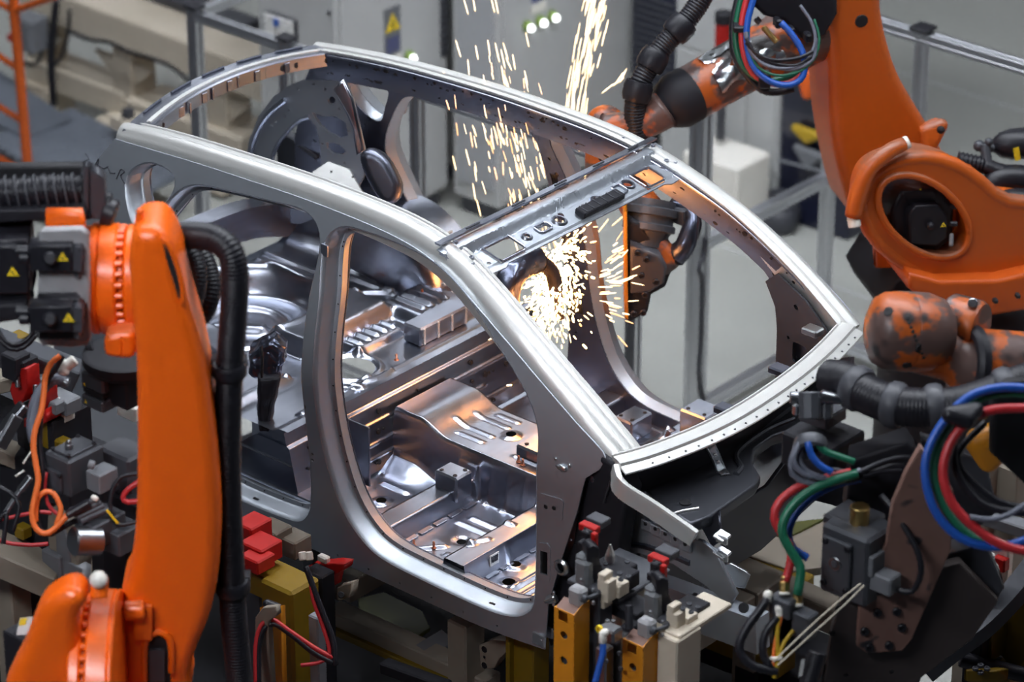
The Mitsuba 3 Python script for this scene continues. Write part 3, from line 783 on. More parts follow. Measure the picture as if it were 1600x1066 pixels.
# ---------------------------------------------------------------- cross members
# front header
def header_warp(v):
    x = -.955 + .175 * (v[:, 1] / .17) + .05 * (1 - (v[:, 0] / .64) ** 2)
    s = v[:, 1]
    z = 1.722 - .25 * (s - .0) + .035 * (1 - (v[:, 0] / .64) ** 2)
    z += .034 * (1 - np.clip((s - .040) / .014, 0, 1)) + .008 * np.clip((s - .066) / .006, 0, 1) * np.clip((.158 - s) / .006, 0, 1)
    return np.stack([x, v[:, 0], z - v[:, 2] + .006], 1)
hdr = Polygon([(-.655, 0), (.655, 0), (.655, .175), (.5, .185), (.47, .17), (-.47, .17), (-.5, .185), (-.655, .175)])
hh = [sbox(-.49, .075, -.38, .145).buffer(.014), sbox(.37, .075, .48, .145).buffer(.014), circle(-.31, .108, .012), LineString([(-.235, .108), (-.205, .108)]).buffer(.014), circle(-.13, .108, .021), circle(-.095, .085, .012),
      circle(.10, .105, .021), circle(.16, .108, .011), circle(.305, .10, .02), circle(-.56, .11, .008), circle(-.54, .14, .008), circle(.55, .1, .008), circle(.57, .13, .008), circle(.165, .135, .008)]
for k in range(9):
    hh.append(LineString([(-.5 + k * .125, .004), (-.46 + k * .125, .004)]).buffer(.0035))
fh = part(car, 'front_header', sheet(hdr.difference(unary_union(hh)), .004, header_warp, .009), 'panel_steel', 28, label='pressed cross member above the windscreen opening')
hp = lambda y, s, dz=0.0: header_warp(np.array([[y, s, -dz]]))[0]
for y, s, r in ((-.31, .108, .016), (-.13, .108, .025), (.10, .105, .025), (.305, .10, .024)):
    part(fh, 'hole_rim', lathe(hp(y, s), (.24, 0, 1), [(r - .005, -.004), (r - .004, .006), (r + .003, .007), (r + .009, .0)], 20), 'steel')
for y0, y1, s0, s1 in ((-.5, -.37, .065, .155), (.36, .49, .065, .155), (-.25, -.19, .09, .126), (.215, .265, .085, .13)):
    lp = resample([(y0, s0), (y1, s0), (y1, s1), (y0, s1)], .02, False)
    c = [hp(*q, .006) for q in np.array(Polygon(lp).buffer(-.01).buffer(.012).exterior.coords)]
    part(fh, 'bead', tube(c, .0045, 8, smooth=False), 'steel')
part(car, 'header_flange', sweep(smoothpath([hp(y, -.002, .018) for y in np.linspace(-.65, .65, 9)], .05), [(-.014, -.004), (.014, -.004), (.014, .004), (-.014, .004)], (0, 0, 1)), 'steel')
for k in range(5):
    y = -.48 + .24 * k
    part(fh, 'clip', beam(hp(y - .035, .004, .03), hp(y + .035, .004, .03), .008, .006), 'steel_primer')
for s in (-1, 1):
    part(car, 'header_gusset', cat(box(hp(.60 * s, .06, .012), (.13, .10, .012), frame([.24, 0, 1], [1, 0, 0])), bolt(hp(.585 * s, .10, .018), UP, .010, .008), bolt(hp(.61 * s, .13, .018), UP, .009, .008), bolt(hp(.59 * s, .03, .018), UP, .009, .008)), 'steel')

# rear header: a box beam with punched front wall
def rear_pt(y, s=0.0):
    c = 1 - (y / .57) ** 2
    return np.array([-2.66 - .10 * c, y, 1.728 + .028 * c])
rp = np.array([rear_pt(y) for y in np.linspace(-.585, .585, 40)])
rh = part(car, 'rear_header', sweep(rp, [(-.06, 0), (-.055, .006), (.045, .006), (.05, 0), (.05, -.055), (.03, -.062), (-.06, -.05)][::-1], (0, 0, 1)), 'steel', 25, label='cross member at the rear edge of the roof')
for i in range(5):
    y = -.30 + .155 * i
    q = rear_pt(y)
    part(rh, 'bracket', box(q + [.052, 0, -.03], (.008, .03, .045)), 'steel')
    part(rh, 'bracket', box(q + [.052, .05, -.03], (.008, .012, .05)), 'steel')
for y, r in ((-.50, .013), (-.44, .014), (.30, .014), (.37, .014), (.52, .019)):
    q = rear_pt(y)
    part(rh, 'hole', cyl(q + [.044, 0, -.028], q + [.0525, 0, -.028], r, n=16, bevel=.001), 'hole_black')
part(rh, 'flange', sweep(np.array([rear_pt(y) + [.02, 0, .009] for y in np.linspace(-.5, .5, 24)]), [(-.01, -.004), (.01, -.004), (.01, .004), (-.01, .004)], (0, 0, 1)), 'steel_bright')
for k in range(5):
    y0 = -.46 + .2 * k
    part(rh, 'seal', beam(rear_pt(y0) + [-.04, 0, .012], rear_pt(y0 + .13) + [-.04, 0, .012], .009, .010), 'steel_dark')

# cowl member: bowed beam under the windscreen
cw = [at(px, py, z=1.262) for px, py in ((966, 722), (1010, 710), (1060, 692), (1110, 671), (1160, 645), (1210, 613), (1255, 580), (1295, 545), (1330, 508))]
cwl = smoothpath(cw, .03)
cm = part(car, 'cowl_member', sweep(cwl, [(-.052, .0), (-.050, .008), (-.044, .008), (-.040, .002), (-.02, .004), (.016, .001), (.02, -.010), (.026, -.012), (.055, -.022), (.055, -.028), (.02, -.022), (-.04, -.012)], (0, 0, 1)), 'steel_bright', 25, label='bright bowed cross member below the windscreen opening')
t_, a_, b_ = frames(cwl, (0, 0, 1))
sw = [cyl(cwl[i] + b_[i] * .042 - a_[i] * .019, cwl[i] + b_[i] * .042 - a_[i] * .0145, .0045, n=8, bevel=.0008) for i in range(3, len(cwl) - 2, 2)]
part(cm, 'spot_weld', cat(sw), 'dark_grey', kind='stuff')
for px, py in ((1270, 517), (1218, 578), (1133, 640), (965, 698)):
    q = at(px, py, z=1.235)
    part(cm, 'tab', box(q, (.075, .06, .03), None, .006), 'steel_dark' if px in (1218, 1133) else 'zinc')
# cowl box: rear wall and floor
n_ = len(cwl)
low = np.array([p + [-.07, 0, -.20] for p in cwl])
part(car, 'dash_wall', loft(np.array([cwl + [0, 0, -.02], (cwl + low) / 2 + [-.01, 0, 0], low, low + [0.004, 0, 0], (cwl + low) / 2 + [-.006, 0, 0], cwl + [.004, 0, -.02]]).transpose(1, 0, 2)), 'steel_primer')
cp = [(985, 728), (1020, 740), (1060, 708), (1110, 690), (1180, 655), (1250, 606), (1300, 560), (1335, 555), (1290, 640), (1245, 668), (1208, 680), (1180, 700), (1176, 722), (1188, 742), (1180, 757), (1150, 778), (1110, 806), (1078, 818), (1050, 800), (1010, 768)]
zc = 1.07
part(car, 'cowl_panel', prism([at(*p, z=zc) for p in cp], UP, .05, .012), 'steel_primer', label='dark cowl tray')
part(car, 'cowl_bead', tube([at(p[0], p[1], z=zc + .002) for p in ((1150, 742), (1158, 730), (1150, 715), (1162, 698), (1200, 672), (1240, 655))], .012, 8), 'steel_primer')
part(car, 'cowl_bead', tube([at(p[0], p[1], z=zc + .002) for p in ((1000, 748), (1050, 730), (1110, 705), (1180, 672), (1240, 632))], .02, 8), 'steel_primer')
part(car, 'cowl_bead', tube([at(1052, 803, z=zc + .004), at(1064, 799, z=zc + .004), at(1092, 794, z=zc + .004)], .005, 8), 'steel_bright')
q = at(1071, 786, z=zc + .002)
part(car, 'hole', cyl(q, q + [0, 0, .004], .022, n=20, bevel=.001), 'hole_black')
# side arm of the cowl down to the apron
sa = [at(964, 726, z=1.25), at(968, 744, z=1.225), at(980, 758, z=1.20), at(1000, 771, z=1.175), at(1030, 790, z=1.14), at(1056, 808, z=1.11), at(1076, 822, z=1.085), at(1090, 832, z=1.07)]
part(car, 'cowl_side', sweep(smoothpath(sa, .03), [(-.012, -.004), (-.008, .004), (.012, .004), (.016, -.006), (.018, -.06), (.012, -.06), (-.010, -.02)], (0, 0, 1)), 'steel_bright', 25, label='bright side arm of the cowl')
# strut between cowl member and tray
st = [at(1105, 690, z=1.235), at(1112, 700, z=1.22), at(1120, 717, z=1.15), at(1127, 735, z=1.082)]
k = part(car, 'cowl_strut', sweep(smoothpath(st, .015), [(-.02, -.002), (-.017, .006), (-.013, .001), (.013, .001), (.017, .006), (.02, -.002)], (1, -.6, .4)), 'zinc', 25, label='small bright strut')
part(k, 'foot', box(at(1130, 737, z=1.076), (.05, .035, .006), frame(UP, [1, -.6, 0])), 'zinc')
for f in (.3, .62):
    q = st[1] * (1 - f) + st[3] * f
    part(k, 'dimple', ico(q + [.006, -.004, .002], .008, 1), 'zinc')

# front apron, wheel house and front rail (near side)
def ap(px, py, y=-.64):
    return at(px, py, y=y)
apron = [(950, 775), (972, 750), (1005, 795), (1070, 838), (1096, 846), (1118, 862), (1130, 888), (1150, 930), (1140, 948), (1100, 915), (1050, 882), (1000, 866), (958, 862)]
part(car, 'apron', slab(apron, (0, -.64, 1), NEAR, .02, .006), 'panel_steel', label='front wheel apron')
for k in range(5):
    q0, q1 = ap(1012 + k * 15.5, 812 + k * 8), ap(1012 + k * 15.5, 828 + k * 8)
    part(car, 'apron_rib', beam(q0 + [0, -.006, 0], q1 + [0, -.006, 0], .05, .016, NEAR, .005), 'panel_steel')
    part(car, 'bolt_hole', cyl((q0 + q1) / 2 + [0, -.012, .01], (q0 + q1) / 2 + [0, -.018, .01], .008, n=10), 'hole_black')
part(car, 'apron_lip', tube([ap(958, 856), ap(1000, 852), ap(1050, 868), ap(1078, 880)], .012, 8), 'steel_dark')
part(car, 'apron_pocket', slab([(945, 795), (995, 798), (975, 818), (955, 816)], (0, -.655, 1), NEAR, .02, .006), 'steel_primer')
part(car, 'strut_tower', loft(np.array([[at(1078, 832, z=1.02) + [0, 0, 0], at(1092, 806, z=1.02), at(1112, 793, z=1.03), at(1122, 795, z=1.03)], [at(1092, 848, z=.96), at(1104, 822, z=.97), at(1118, 802, z=1.0), at(1124, 800, z=1.0)], [at(1126, 862, z=.86), at(1126, 840, z=.88), at(1124, 815, z=.9), at(1126, 803, z=.92)]]), closed=False), 'steel_bright', True)
part(car, 'strut_plate', slab([(1096, 826), (1122, 797), (1125, 830), (1127, 845), (1112, 856)], (0, -.60, 1), NEAR, .015, .004), 'steel_dark')
for px, py, s in ((1128, 838, .05), (1128, 864, .055)):
    part(car, 'bracket', cat(box(ap(px, py, -.62), (s, .05, .012), frame([.2, -.2, 1], [1, 0, 0])), box(ap(px, py + 6, -.63), (s, .012, .03))), 'zinc')
part(car, 'nose_bracket', slab([(1132, 882), (1142, 880), (1166, 893), (1172, 900), (1164, 920), (1148, 918), (1130, 912)], (0, -.66, 1), (.5, -.8, .4), .03, .006), 'zinc', label='bright nose bracket')
fr = [at(955, 905, y=-.56), at(1030, 925, y=-.56), at(1110, 955, y=-.56), at(1192, 985, y=-.56)]
part(car, 'front_rail', sweep(smoothpath(fr, .05), [(-.04, -.085), (.04, -.085), (.04, .06), (-.04, .06)], (0, 0, 1)), 'panel_steel', 25, label='front longitudinal')
for px, py, r in ((1086, 932, .014), (1162, 950, .02), (1020, 930, .012)):
    part(car, 'hole', cyl(at(px, py, y=-.60), at(px, py, y=-.604), r, n=14, bevel=.001), 'hole_black')
part(car, 'front_rail', mirror(sweep(smoothpath(fr, .05), [(-.04, -.085), (.04, -.085), (.04, .06), (-.04, .06)], (0, 0, 1))), 'steel_primer', 25)
part(car, 'dash_panel', slab([(1000, 850), (1085, 830), (1200, 760), (1290, 640), (1300, 760), (1190, 860), (1090, 920), (1000, 930)], (-.02, 0, .8), FRONT, .02, .004), 'steel_primer', label='dark dash panel')

# far hinge pillar inner sheet, dark
part(car, 'pillar_inner', mirror(sheet(Polygon([(-.345, .62), (-.345, 1.22), (-.38, 1.33), (-.30, 1.40), (-.16, 1.33), (-.02, 1.20), (-.06, .9), (-.2, .62)]).difference(unary_union([sbox(-.24, 1.02, -.19, 1.08).buffer(.015), circle(-.15, 1.2, .02), circle(-.22, 1.27, .012), circle(-.28, 1.1, .008)])), .01, side_warp(.15), .04)), 'steel_primer')

# ---------------------------------------------------------------- floor pans
def ss(a, b, x):
    t = np.clip((x - a) / (b - a), 0, 1)
    return t * t * (3 - 2 * t)
def plateau(X, Y, x0, x1, y0, y1, e):
    return ss(x0 - e, x0, X) * (1 - ss(x1, x1 + e, X)) * ss(y0 - e, y0, Y) * (1 - ss(y1, y1 + e, Y))
def bead(X, Y, a, b, r, h):
    a, b = np.array(a), np.array(b)
    ab = b - a
    t = np.clip(((X - a[0]) * ab[0] + (Y - a[1]) * ab[1]) / (ab @ ab), 0, 1)
    d = np.hypot(X - a[0] - t * ab[0], Y - a[1] - t * ab[1])
    return h * (1 - ss(r * .35, r, d))
def dimple(X, Y, x, y, r, h):
    d = np.hypot(X - x, Y - y)
    return h * (1 - ss(r, r * 2.0, d))
def height_sheet(x0, x1, y0, y1, h, res, holes=()):
    xs, ys = np.linspace(x0, x1, int((x1 - x0) / res) + 1), np.linspace(y0, y1, int((y1 - y0) / res) + 1)
    X, Y = np.meshgrid(xs, ys, indexing='ij')
    for x, y, r in holes:
        d = np.hypot(X - x, Y - y)
        near = np.abs(d - r) < res * .75
        s = np.where(near, r / np.maximum(d, 1e-6), 1)
        X, Y = x + (X - x) * s, y + (Y - y) * s
    Z = h(X, Y)
    n = Z.shape[1]
    i, j = np.meshgrid(np.arange(len(xs) - 1), np.arange(n - 1), indexing='ij')
    q = np.stack([i * n + j, (i + 1) * n + j, (i + 1) * n + j + 1, i * n + j + 1], -1).reshape(-1, 4)
    V = np.stack([X, Y, Z], -1).reshape(-1, 3)
    f = np.vstack([q[:, [0, 1, 2]], q[:, [0, 2, 3]]])
    c = V[f].mean(1)
    keep = np.ones(len(f), bool)
    for x, y, r in holes:
        keep &= np.hypot(c[:, 0] - x, c[:, 1] - y) > r * .98
    return trimesh.Trimesh(V, f[keep], process=False)

front_holes = [(-.62, -.63, .026), (-.69, -.51, .022), (-1.30, -.62, .022), (-1.43, -.48, .022), (-1.28, -.28, .02), (-.98, -.50, .02), (-1.02, .42, .022), (-1.30, .50, .02), (-1.17, .02, .022), (-.92, .03, .018)]
def front_floor(X, Y):
    a = np.abs(Y)
    z = .42 + 0 * X
    z = z + .19 * (1 - ss(.17, .215, a)) * (1 - .0 * X)
    z = z + .05 * (1 - ss(.19, .34, a)) * ss(-1.34, -1.5, X)
    z = z + .085 * plateau(X, a, -1.265, -1.165, .20, .9, .018) * (a > .17)
    z = z + .095 * plateau(X, a, -.835, -.735, .20, .9, .02) * (a > .17)
    z = z + .55 * ss(-.36, -.02, X) ** 1.3
    for s in (-1, 1):
        for (xa, ya), (xb, yb) in (((-1.52, -.62), (-1.36, -.62)), ((-1.52, -.36), (-1.40, -.36)), ((-1.45, -.56), (-1.45, -.68)), ((-1.08, -.40), (-.80, -.40)), ((-1.06, -.34), (-.92, -.34)), ((-.95, -.62), (-.82, -.62)), ((-1.08, -.68), (-1.0, -.58)), ((-.58, -.36), (-.58, -.7)), ((-.52, -.36), (-.52, -.7)), ((-1.36, -.70), (-1.52, -.70)), ((-.88, -.70), (-.80, -.55))):
            z = z + bead(X, Y, (xa, ya * -s), (xb, yb * -s), .018, .010)
    for y in (-.10, -.04, .06, .12):
        z = z + bead(X, Y, (-1.45 + abs(y), y), (-1.22, y), .012, .007) + bead(X, Y, (-1.05, y), (-.75, y), .012, .007)
    for k in range(5):
        z = z + bead(X, Y, (-1.10 + .09 * k, -.195), (-1.10 + .09 * k, -.21), .022, .012)
    for x, y, r in front_holes:
        z = z + dimple(X, Y, x, y, r * 1.1, .009 if r > .021 else -.006)
    z = z + bead(X, Y, (-1.33, -.50), (-1.33, -.44), .04, .012) + bead(X, Y, (-.92, .45), (-.92, .58), .05, .014) + bead(X, Y, (-.62, .42), (-.50, .50), .045, .02) + bead(X, Y, (-.50, .50), (-.42, .62), .035, .02)
    return z
ff = part(car, 'floor_pan', height_sheet(-1.63, 0.0, -.765, .765, front_floor, .0085, front_holes), 'steel', True, 'front floor pan with tunnel and seat cross members')
# flange bars on the cross members with scalloped weld edges
for s in (-1, 1):
    for x in (-1.285, -1.14, -.855, -.715):
        part(ff, 'weld_flange', cat([beam((x, s * y, .4245), (x, s * (y + .07), .4245), .03, .006, bevel=.002) for y in np.arange(.24, .72, .088)]), 'steel')
for x, y, sx, sy, h, z in ((-1.20, -.30, .12, .10, .115, .46), (-1.18, .30, .12, .10, .115, .46), (-.96, -.02, .17, .16, .05, .615), (-.72, .70, .14, .13, .20, .42), (-1.02, .62, .10, .14, .10, .42)):
    k = part(ff, 'seat_bracket', box((x, y, z + h / 2), (sx, sy, h), None, .008), 'steel')
    for a, b in ((-.3, -.3), (.3, .3), (.3, -.3)):
        part(k, 'bolt_hole', cyl((x + a * sx, y + b * sy, z + h), (x + a * sx, y + b * sy, z + h + .003), .009, n=12, bevel=.001), 'hole_black')
lb = part(ff, 'barcode_label', box((-.7215, -.60, .478), (.004, .055, .05), None, .001), 'sticker_white', label='small white barcode label')
r3 = np.random.default_rng(5)
y = -.620
bars = []
while y < -.582:
    w = r3.choice([.002, .003, .005])
    bars.append(box((-.719, y + w / 2, .482), (.003, w, .028), None, .0004))
    y += w + r3.choice([.002, .003])
part(lb, 'bars', cat(bars), 'ink', False)

# riser in front of the rear seat, with long beads
def riser(X, Y):
    return X
rz = np.linspace(0, 1, 110)
ry = np.linspace(-.765, .765, 120)
U, V = np.meshgrid(rz, ry, indexing='ij')
RXx = -1.60 - .075 * U + .007 * np.exp(-((U - .35) / .022) ** 2) * ss(.5, .46, np.abs(V + .1)) + .007 * np.exp(-((U - .6) / .022) ** 2) * ss(.6, .56, np.abs(V)) - .012 * ss(.80, .84, U)
RXx = RXx + .006 * np.exp(-((U - .18) / .02) ** 2)
RZz = .43 + .33 * U
rm = np.stack([RXx, V, RZz], -1)
k = part(car, 'seat_riser', loft(rm, closed=False), 'steel', True, 'ribbed riser in front of the rear seat')
rr_ = np.random.default_rng(9)
hs = []
for i in range(34):
    y, u = rr_.uniform(-.7, .72), rr_.choice([.08, .12, .48, .72])
    q = np.array([-1.60 - .075 * u + .003, y, .43 + .33 * u])
    hs.append(cyl(q, q + [.006, 0, .001], rr_.choice([.006, .008, .012]), n=10, bevel=.001))
part(k, 'hole', cat(hs), 'hole_black', False, kind='stuff')

rear_holes = [(-1.87, -.17, .095), (-2.28, .34, .02), (-2.05, .42, .014)]
def rear_floor(X, Y):
    z = .755 + .02 * ss(-1.75, -1.70, X)
    z = z + .075 * plateau(X, Y, -2.30, -2.10, -.20, .26, .055)
    z = z + .035 * plateau(X, Y, -2.02, -1.93, -.06, .18, .03)
    for i in range(5):
        z = z + bead(X, Y, (-2.03, -.03 + .05 * i), (-1.95, -.03 + .05 * i), .012, .012)
    z = z + .05 * plateau(X, Y, -2.12, -1.86, .33, .55, .07)
    for i in range(4):
        z = z + bead(X, Y, (-2.10, .36 + .045 * i), (-1.95, .36 + .045 * i), .014, .014)
    z = z - .11 * (1 - ss(.30, .37, np.hypot(X + 2.62, (Y + .06) * .95)))
    z = z + .012 * np.exp(-((np.hypot(X + 2.62, (Y + .06) * .95) - .385) / .018) ** 2)
    z = z + bead(X, Y, (-2.70, -.12), (-2.55, -.02), .05, .03) + .02 * np.exp(-((np.hypot(X + 2.62, Y + .06) - .2) / .02) ** 2)
    for (a, b, c, d) in ((-2.9, .38, -2.45, .38), (-2.88, .31, -2.55, .31), (-2.55, .45, -2.2, .45), (-2.42, -.42, -2.0, -.42), (-2.40, .30, -2.22, .46), (-2.5, .5, -2.35, .5), (-2.35, .36, -2.25, .31), (-1.75, -.6, -1.75, -.2), (-1.80, -.38, -1.70, -.30)):
        z = z + bead(X, Y, (a, b), (c, d), .02, .014)
    d = np.hypot(X + 1.87, (Y + .17))
    z = z + .014 * np.exp(-((d - .115) / .014) ** 2) + .010 * np.exp(-((d - .17) / .016) ** 2) * (Y < -.1)
    z = z + bead(X, Y, (-1.72, -.5), (-1.72, .5), .02, .01)
    for s in (1,):
        z = z + .16 * ss(.50, .72, Y * s) * ss(-2.0, -2.2, X)
    z = z + .04 * np.exp(-((X + 2.0) / .03) ** 2) * ss(-.35, -.5, Y)
    return z
rf = part(car, 'rear_floor', height_sheet(-2.95, -1.66, -.77, .74, rear_floor, .0085, rear_holes), 'steel', True, 'rear floor pan with spare wheel well')
k = part(rf, 'bracket', box((-1.83, .30, .80), (.10, .30, .085), None, .008), 'steel', label='ribbed steel bracket')
for i in range(4):
    part(k, 'rib', beam((-1.776, .17 + .087 * i, .765), (-1.776, .17 + .087 * i, .84), .012, .008, FRONT, .003), 'steel_bright')
# rear inner beams seen through the rear door opening
part(car, 'side_member', sweep(smoothpath([(-2.95, -.46, .80), (-2.6, -.50, .82), (-2.4, -.52, .86), (-2.2, -.56, .84)], .04), [(-.06, -.05), (.06, -.05), (.06, .04), (.045, .05), (-.045, .05), (-.06, .04)], (0, 0, 1)), 'steel', 25)
part(car, 'tail_member', sweep(smoothpath([(-2.96, -.62, .86), (-3.0, -.3, .93), (-3.0, .3, .93), (-2.96, .62, .86)], .06), [(-.05, -.10), (.05, -.10), (.05, .05), (-.05, .05)], (0, 0, 1)), 'steel', 25)

part(car, 'sill_shelf', cat(box((-1.80, -.70, .50), (.62, .16, .02)), box((-1.80, -.50, .62), (.66, .012, .27)), box((-1.80, -.56, .505), (.6, .1, .012))), 'steel', label='shelf inside the rear door sill')

# copper coloured weld studs
for i, (x, y, z) in enumerate([(-1.02, -.62, .425), (-1.09, -.66, .425), (-.80, -.66, .425), (-.97, -.14, .615), (-.86, -.16, .615), (-1.0, -.13, .615), (-.88, .55, .425), (-2.2, .02, .835), (-2.05, .46, .80), (-2.42, .35, .76), (-2.12, .30, .77), (-1.76, -.02, .775), (-2.30, .50, .80), (-2.0, -.3, .765), (-2.5, .30, .76)]):
    part(car, 'stud', cat(cyl((x, y, z), (x, y, z + .028), .0055, n=8), cyl((x, y, z - .004), (x, y, z + .003), .011, n=8)), 'copper')
for px, py in ((537, 395), (595, 415)):
    q = at(px, py, y=.66)
    part(car, 'stud', cat(cyl(q, q + [0, -.03, -.004], .006, n=8), cyl(q + [0, .002, 0], q + [0, -.006, 0], .013, n=8)), 'copper')

# ---------------------------------------------------------------- far rear quarter
def yq(px, py, y):
    return at(px, py, y=y)
tail = Polygon([(400, 345), (384, 262), (388, 222), (404, 182), (428, 150), (455, 132), (480, 122), (505, 108), (520, 98), (540, 108), (548, 160), (562, 225), (574, 262), (556, 300), (520, 330), (470, 350)])
th = [Polygon([(418, 315), (420, 270), (430, 232), (447, 208), (465, 190), (482, 184), (494, 198), (500, 225), (502, 262), (494, 290), (478, 305), (450, 318)]), Polygon([(487, 175), (505, 182), (525, 182), (540, 192), (544, 212), (530, 216), (514, 208), (500, 196)]), Polygon([(510, 222), (530, 226), (540, 236), (536, 242), (520, 240), (511, 232)]), Point(518, 157).buffer(6)]
for px, py in ((440, 165), (452, 172), (446, 182), (430, 190), (466, 140), (490, 132), (508, 140), (530, 170), (545, 205), (504, 225), (538, 255), (515, 265), (504, 300), (424, 196)):
    th.append(Point(px, py).buffer(2.0, 3))
tp = tail.difference(unary_union(th))
o_ = np.array([0, .60, 0])
def px_warp(y):
    def f(v):
        out = np.array([at(a, b, y=y) for a, b in v[:, :2]])
        out[:, 1] += v[:, 2]
        return out
    return f
part(car, 'tail_panel', sheet(tp, .012, px_warp(.56), 8), 'panel_steel', label='punched inner tail panel')
part(car, 'tail_rim', tube([yq(p[0], p[1], .555) for p in ((398, 335), (390, 262), (398, 215), (418, 180), (446, 156))], .012, 8), 'steel')
part(car, 'tail_rim', tube([yq(p[0], p[1], .555) for p in ((416, 318), (420, 268), (432, 230), (449, 206), (468, 188), (484, 183))], .010, 8), 'steel')
part(car, 'tail_pocket', cat(box(yq(470, 270, .74), (.25, .05, .34)), ico(yq(468, 212, .68), .022, 2), box(yq(478, 232, .67), (.16, .03, .025), frame([.3, 0, 1], [1, 0, .5]))), 'steel_primer')
part(car, 'rear_pillar', slab([(518, 140), (536, 124), (552, 155), (560, 190), (570, 235), (556, 244), (549, 200), (540, 178)], (0, .53, 0), (.5, -.8, .2), .04, .012), 'steel', label='folded rear pillar')
wh = []
for y in (.50, .54, .60, .80):
    r = {.50: .30, .54: .345, .60: .365, .80: .365}[y]
    a = np.linspace(0, math.pi, 25)
    wh.append(np.stack([-2.36 + r * np.cos(a), np.full(25, y), .68 + r * 1.02 * np.sin(a)], 1))
wm = loft(np.array([np.tile([[-2.36, .485, .72]], (25, 1)), *wh]), closed=False)
part(car, 'wheel_house', wm, 'steel', 40, label='bright inner wheel house')
for i in range(6):
    a = .25 + .13 * i
    q = [(-2.36 + .368 * math.cos(a), y, .68 + .374 * math.sin(a)) for y in (.56, .74)]
    part(car, 'wheel_house_rib', tube(q, .008, 8), 'steel_bright')
part(car, 'quarter_sheet', slab([(488, 268), (515, 250), (545, 262), (566, 298), (605, 330), (645, 345), (690, 372), (708, 396), (690, 412), (600, 372), (520, 335), (466, 322)], at(575, 315, y=.47), (0, -.58, .81), .012, .004), 'steel_bright', label='bright wheel house sheet')
for px, py, r in ((518, 268, .006), (540, 292, .007), (560, 318, .007), (512, 290, .006), (585, 334, .007), (620, 346, .008), (626, 345, .009), (552, 276, .006), (500, 280, .01)):
    q = plane_px([(px, py)], at(575, 315, y=.47), (0, -.58, .81))[0]
    part(car, 'hole', cyl(q - [0, 0, .004], q + np.array([0, -.58, .81]) * .0015, r, n=12, bevel=.0005), 'hole_black')
part(car, 'belt_housing', slab([(560, 244), (572, 234), (588, 237), (604, 250), (616, 270), (625, 292), (622, 312), (608, 322), (594, 318), (580, 298), (566, 270)], (0, .50, 0), (.45, -.8, .25), .09, .035, True, 5), 'steel_dark', label='shiny bulged belt housing')
for px, py in ((573, 258), (583, 292)):
    part(car, 'hole', ico(yq(px, py, .485), .014, 2, (.7, .6, 1.4)), 'hole_black')
for px, py, c in ((668, 132, 'steel'), (710, 148, 'steel'), (920, 200, 'steel_dark'), (968, 218, 'steel_dark')):
    q = at(px, py, y=.60)
    part(car, 'handle_bracket', cat(beam(q, q + [.05, -.03, .03], .02, .012), beam(q + [.03, .02, 0], q + [.075, -.01, .03], .02, .01), beam(q + [-.02, 0, -.02], q + [.04, -.03, -.005], .02, .012)), c)
part(car, 'wire_clip', tube([at(822, 168, y=.6), at(840, 162, y=.58), at(850, 170, y=.58), at(868, 172, y=.6), at(869, 185, y=.62)], .004, 6), 'zinc')
part(car, 'quarter_mark', cat(box(at(533, 306, y=.47), (.075, .004, .045), frame([.5, 0, 1], [1, 0, -.4])[:, [0, 1, 2]], .001)), 'sticker_white')

# ================================================================ robots
def axisbox(px, py, d, sx, sy, sz, bevel=.006):
    """A box along the world axes whose near top front corner (largest x, smallest y) is seen at a pixel."""
    c = at(px, py, d=d)
    return box(c + np.array([-sx / 2, sy / 2, -sz / 2]), (sx, sy, sz), None, bevel)

def warn_triangle(parent, c, n, r, right=None):
    """Yellow warning triangle sticker with a dark bar."""
    R = frame(n, UP)
    R = np.stack([-R[:, 1], R[:, 0], R[:, 2]], 1)
    m = bevel_prism([(r * math.sin(a), r * math.cos(a)) for a in (0, 2.0944, -2.0944)], .002, .0004, 1)
    k = part(parent, 'warning_triangle', trimesh.Trimesh(m.vertices @ R.T + c + unit(n) * .0022, m.faces, process=False), 'sticker_yellow', label='yellow warning triangle')
    part(k, 'symbol', box(c + unit(n) * .003, (r * .22, r * .7, .0014), R @ np.array([[.9, -.43, 0], [.43, .9, 0], [0, 0, 1]]), .0004), 'ink')

def hose_clamp(parent, c, axis, r, w, mat='rubber', name='hose_clamp'):
    part(parent, name, lathe(np.asarray(c) - unit(axis) * w / 2, axis, [(r * .9, 0), (r * 1.06, 0), (r * 1.2, w * .25), (r * 1.2, w * .75), (r * 1.06, w), (r * .9, w)], 24), mat)

def bolt_ring(parent, c, axis, R, n, r, h, mat, a0=0.0, name='bolt'):
    F = frame(axis, UP)
    m0 = cyl((0, 0, 0), (0, 0, h), r, n=10, bevel=.002)
    base = mikit.ply(m0, mat, 35)
    for i in range(n):
        a = a0 + i * 2 * math.pi / n
        p = c + R * (math.cos(a) * F[:, 0] + math.sin(a) * F[:, 1])
        M = np.eye(4)
        M[:3, :3], M[:3, 3] = F, p
        scene[numbered(parent + '__' + name)] = {**base, 'to_world': T(M)}

